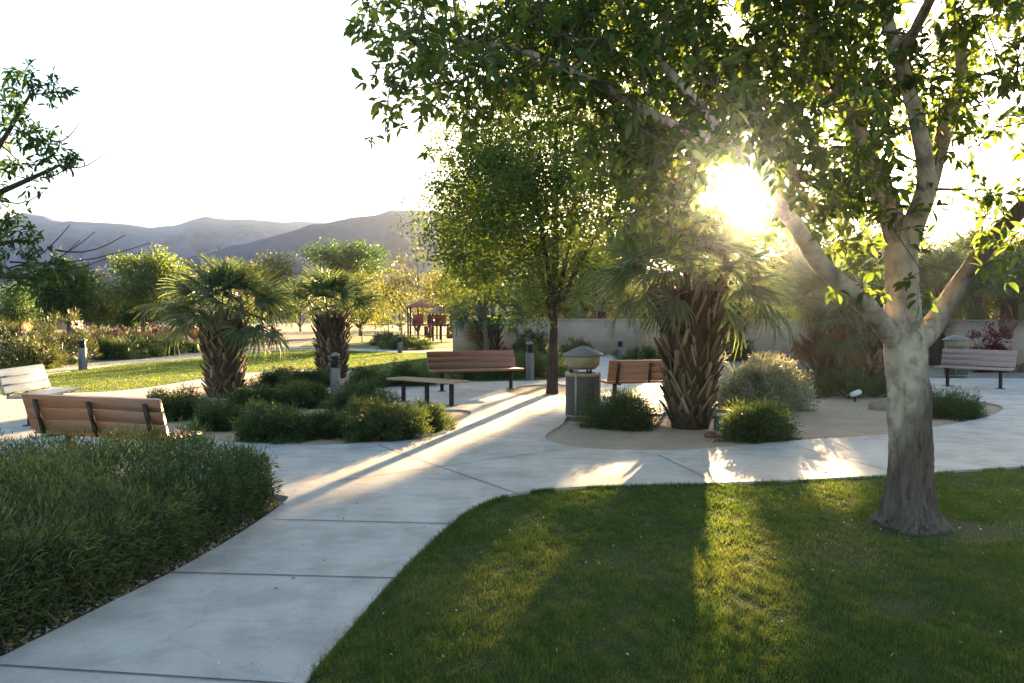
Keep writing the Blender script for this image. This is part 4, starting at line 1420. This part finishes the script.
# ------------------------------------------------------------------ benches
def bench(label, centre, facing, length, back=True, m='plank', nleg=2, straps=3):
    """local: length along X, seat front towards -Y, origin on the paving under the middle of the seat"""
    rz = math.atan2(facing[0], -facing[1])
    root = empty('park_bench', (centre[0], centre[1], .035), rz, label, 'bench', 'plank benches around the plaza')
    s = MB()
    W, npl = .46, 4
    pw = W / npl
    for i in range(npl):
        s.box((0, -W / 2 + pw * (i + .5), .43 + .010 * (0 if back else 0)), (length, pw - .004, .042), None, .003)
    s.build('seat', M[m], root)
    if back:
        th = math.radians(17)
        rot = np.array([[1, 0, 0], [0, math.cos(th), math.sin(th)], [0, -math.sin(th), math.cos(th)]])
        b = MB()
        for i in range(3):
            q = np.array([0, W / 2 + .02, .46]) + rot @ np.array([0, 0, .065 + i * .128])
            b.box(q, (length, .04, .1255), rot, .003)
        b.build('backrest', M[m], root)
        for x in np.linspace(-length / 2 + .17, length / 2 - .17, straps):
            k_ = MB()
            q = np.array([x, W / 2 + .02, .46]) + rot @ np.array([0, .029, .155])
            k_.box(q, (.05, .014, .37), rot)
            k_.build('bracket', M['iron'], root)
    for x in np.linspace(-length / 2 + .22, length / 2 - .22, nleg):
        l = MB()
        l.box((x, 0, .21), (.065, .065, .39), None, .006)
        l.box((x, 0, .006), (.16, .16, .012))
        l.box((x, 0.0, .399), (.05, W - .06, .018))
        if back:
            th2 = math.radians(17)
            l.box((x, W / 2 + .0, .40), (.05, .12, .018))
        l.build('leg', M['iron'], root)
    return root


def bench_from(label, A, B, z, off, **kw):
    """A, B: left and right end (seen from the front) of the seat's rear edge on the ground"""
    A, B = np.array(A[:2]), np.array(B[:2])
    u = (B - A) / np.linalg.norm(B - A)
    f = np.array([u[1], -u[0]])
    c = (A + B) / 2 + f * off
    return bench(label, c, f, float(np.linalg.norm(B - A)), **kw)


# seen from behind beside the hedge (its front looks away from the camera)
bench_from('red-brown plank bench with its back to the camera, right behind the front hedge', (-3.25, 8.05), (-4.86, 8.62), 0, .23)
bench_from('plank bench glaring white in the low sun at the left edge of the view', (-7.25, 12.15), (-7.42, 13.65), 0, .23, m='plank_sunlit')
bench_from('long red-brown plank bench facing the camera, left of the dense tree', (-1.78, 18.1), (.08, 18.95), 0, .23, m='plank', straps=3)
bench('backless plank bench at the tip of the left shrub bed', (-1.55, 15.45), (-.6, -.8), 1.62, back=False, m='plank_warm', nleg=3)
bench_from('red-brown plank bench with its back turned, between the litter bin and the big palm', (3.15, 15.15), (1.66, 14.85), 0, .23)
bench_from('greyish plank bench at the right by the wall, facing the camera', (9.95, 19.7), (11.05, 18.65), 0, .23, m='plank_grey')


# ------------------------------------------------------------------ litter bins
def bin_(label, loc, s=1.0):
    root = empty('litter_bin', loc, .3, label, 'trash can', 'litter bins')
    r, h = .275 * s, .72 * s
    seg = 32
    a = np.linspace(0, 2 * math.pi, seg + 1)
    v, uv = [], []
    for z in (.06 * s, h):
        for t in a:
            v.append([r * math.cos(t), r * math.sin(t), z])
            uv.append([t * r, z])
    f = [[i, i + 1, seg + 1 + i + 1, seg + 1 + i] for i in range(seg)]
    build('body', v, np.array(f), M['perforated'], root, None, True, uv)
    b = MB()
    b.lathe([(.03, .01), (r * .93, .01), (r * .93, .06 * s), (r + .006, .06 * s), (r + .006, .085 * s), (r - .01, .085 * s)], seg=seg)
    b.build('base_ring', M['tan_metal'], root)
    b = MB()
    b.lathe([(r - .012, h - .03), (r + .008, h - .03), (r + .008, h + .015), (r * .8, h + .02), (r * .75, h - .1), (.02, h - .12)], seg=seg)
    b.build('rim', M['tan_metal'], root)
    for k_ in range(4):
        t = math.pi / 4 + k_ * math.pi / 2
        b = MB()
        b.box((r * 1.02 * math.cos(t), r * 1.02 * math.sin(t), .40 * s), (.035, .012, .72 * s), [[-math.sin(t), math.cos(t), 0], [math.cos(t), math.sin(t), 0], [0, 0, 1]])
        b.build('rib', M['tan_metal'], root)
    for k_ in range(3):
        t = k_ * 2.094 + .5
        b = MB()
        b.tube([[.19 * s * math.cos(t), .19 * s * math.sin(t), h - .05], [.19 * s * math.cos(t), .19 * s * math.sin(t), h + .17 * s]], .018, 8)
        b.build('post', M['black'], root)
    b = MB()
    b.lathe([(.10 * s, h + .07 * s), (.20 * s, h + .08 * s), (.27 * s, h + .14 * s), (.285 * s, h + .29 * s), (.275 * s, h + .30 * s)], seg=8)
    b.build('hood', M['tan_metal'], root)
    b = MB()
    b.lathe([(.27 * s, h + .285 * s), (.345 * s, h + .285 * s), (.345 * s, h + .305 * s), (.18 * s, h + .385 * s), (.06 * s, h + .43 * s), (.01, h + .435 * s)], seg=8)
    b.build('lid', M['post_grey'], root)
    return root


bin_('perforated brown metal litter bin with peaked hood at the tip of the gravel bed', [*G(583, 420)[:2], .008])
bin_('litter bin with flat-peaked lid behind the right bench', [P(956, 350, 22.3)[0], 22.3, 0], .98)


# ------------------------------------------------------------------ light bollards
def bollard(label, loc, h=.92, wdt=.16):
    root = empty('light_bollard', loc, .15, label, 'bollard light', 'bollard lights')
    p = MB()
    p.box((0, 0, (h - .24) / 2), (wdt, wdt, h - .24), None, .02)
    p.build('post', M['post_grey'], root)
    l = MB()
    for i in range(4):
        l.box((0, 0, h - .225 + i * .05), (wdt * .96, wdt * .96, .018), None, .004)
    l.box((0, 0, h - .14), (wdt * .62, wdt * .62, .20))
    l.build('louvre', M['black'], root)
    c_ = MB()
    c_.lathe([(wdt * .68, h - .035), (wdt * .70, h - .02), (wdt * .62, h), (wdt * .3, h + .025), (.005, h + .03)], seg=4, phase=math.pi / 4)
    c_.build('cap', M['post_grey'], root)
    return root


bollard('slim bollard light on the far side of the lawn at the left', G(83, 370.5), .92, .2)
bollard('grey bollard light among the shrubs in front of the second fan palm', [P(335, 350, 15.6)[0], 15.6, 0], .93, .17)
bollard('bollard light with dark louvred head left of the dense tree trunk', [P(530, 350, 21.3)[0], 21.3, 0], .95, .18)
bollard('small black-topped bollard light by the path towards the wall', [P(620, 350, 30.5)[0], 30.5, 0], .75, .2)
bollard('small far bollard light in front of the clipped shrub below the playground', [P(400, 350, 36.5)[0], 36.5, 0], .72, .2)

# ------------------------------------------------------------------ small things in the gravel bed
r_ = empty('valve_box', [*G(721, 431)[:2], .008], .2, 'small green irrigation cabinet at the foot of the big palm', 'utility box')
b = MB()
b.box((0, 0, .10), (.17, .15, .2), None, .015)
b.build('cabinet', M['green_box'], r_)
b = MB()
b.box((0, 0, .217), (.19, .17, .03), None, .01)
b.build('cover', M['tan_metal'], r_)
o = MB()
o.lathe([(.07, -.01), (.085, .03), (.06, .07), (.01, .085)], seg=9)
o.v = [np.concatenate(o.v) + R.normal(0, .008, (36, 3))]
o = o.build('rock', plain('red_rock', (0.20, 0.085, 0.055), .9))
o.location = (*G(711, 438)[:2], .008)
tag(o, 'small red-brown rock beside the green irrigation cabinet', 'rock')
r_ = empty('spotlight', [*G(855, 402)[:2], .008], .6, 'small white ground spotlight at the foot of the palms', 'garden light')
b = MB()
b.tube([[0, 0, 0], [0, 0, .10]], .02, 8)
b.build('stake', M['black'], r_)
b = MB()
b.tube([[-.13, 0, .13], [-.08, 0, .14], [.1, 0, .17], [.14, 0, .175]], [.035, .05, .055, .05], 12)
b.build('lamp_head', M['white_paint'], r_)
o = MB()
o.lathe([(.20, -.02), (.21, .05), (.14, .12), (.02, .15)], seg=10)
o.v = [np.concatenate(o.v) + R.normal(0, .02, (40, 3))]
o = o.build('rock', M['rock'])
o.location = (*G(880, 410)[:2], .0)
tag(o, 'grey-tan rock beside the pale trunk in the gravel bed', 'rock')

# ------------------------------------------------------------------ far house, playground
r_ = empty('house', [P(-10, 320, 90)[0], 90, 0], 0, 'low orange stucco house at the far left edge', 'house')
b = MB()
b.box((0, 0, 1.1), (7, 5, 2.3))
b.build('wall', M['stucco'], r_)
b = MB()
b.box((.3, -.2, 2.45), (8.2, 6, .32), None, .05)
b.build('roof', M['roof_pale'], r_)
for x in (-1.6, 1.5):
    b = MB()
    b.box((x, -2.51, 1.3), (1.2, .06, 1.0))
    b.build('window', M['glass_dark'], r_)
r_ = empty('house', [P(46, 320, 98)[0], 98, 0], 0, 'low house with pale roof right of the orange one', 'house')
b = MB()
b.box((0, 0, 1.2), (6, 5, 2.4))
b.build('wall', M['wall_cap'], r_)
b = MB()
b.box((0, 0, 2.55), (7, 6, .28), None, .05)
b.build('roof', M['white_paint'], r_)


def shade(label, px, Y, zt, wdt, m):
    r2 = empty('play_shelter', [P(px, 330, Y)[0], Y, 0], .2, label, 'play shelter')
    c_ = MB()
    c_.lathe([(wdt * .72, zt - .6), (wdt * .70, zt - .55), (.03, zt)], seg=4, phase=math.pi / 4)
    c_.build('roof', M[m], r2)
    for sx in (-1, 1):
        for sy in (-1, 1):
            l = MB()
            l.tube([[sx * wdt * .42, sy * wdt * .42, 0], [sx * wdt * .42, sy * wdt * .42, zt - .5]], .06, 8)
            l.build('post', M['iron'], r2)
    p = MB()
    p.box((0, 0, 1.0), (wdt * .8, wdt * .8, .1))
    p.build('deck', M['iron'], r2)
    for s_ in (-1, 1):
        p = MB()
        p.box((s_ * wdt * .2, -wdt * .42, 1.35), (wdt * .3, .05, .6), None, .02)
        p.build('panel', M['red'], r2)
    p = MB()
    p.box((wdt * .1, -wdt * .42, .55), (wdt * .28, .05, .75), None, .02)
    p.build('panel', M['red'], r2)
    return r2


shade('play structure with red peaked roof on dark posts', 424, 56, 2.75, 2.3, 'red')
shade('play structure with pale tan roof right of the red-roofed one', 446, 54, 2.35, 2.2, 'tan_roof')
r_ = empty('fence', [P(362, 330, 50)[0], 50, 0], 0, 'thin metal rail fence along the playground', 'fence')
for i in range(8):
    p = MB()
    p.tube([[i * .78, 0, 0], [i * .78, 0, 1.15]], .03, 6)
    p.build('post', M['iron'], r_)
for z in (.45, 1.1):
    p = MB()
    p.tube([[0, 0, z], [5.5, 0, z]], .022, 6)
    p.build('rail', M['post_grey'], r_)
r_ = empty('picnic_table', [P(268, 340, 52)[0], 52, 0], .2, 'brown picnic table beyond the lawn between the two fan palms', 'table')
p = MB()
p.box((0, 0, .74), (1.8, .75, .06), None, .01)
p.build('tabletop', M['plank'], r_)
for s_ in (-1, 1):
    p = MB()
    p.box((0, s_ * .65, .44), (1.8, .28, .05), None, .01)
    p.build('seat', M['plank'], r_)
    p = MB()
    p.box((s_ * .6, 0, .36), (.08, 1.3, .06))
    p.box((s_ * .6, 0, .37), (.1, .1, .72))
    p.build('leg', M['iron'], r_)
r_ = empty('sign', [P(722, 320, 29.6)[0], 29.6, 0], .1, 'small pale panel sign on a thin pole behind the big palm', 'sign')
p = MB()
p.tube([[0, 0, 0], [0, 0, 2.6]], .03, 8)
p.build('pole', M['white_paint'], r_)
p = MB()
p.box((-.12, -.04, 2.35), (.42, .03, .8), None, .01)
p.build('panel', M['post_grey'], r_)
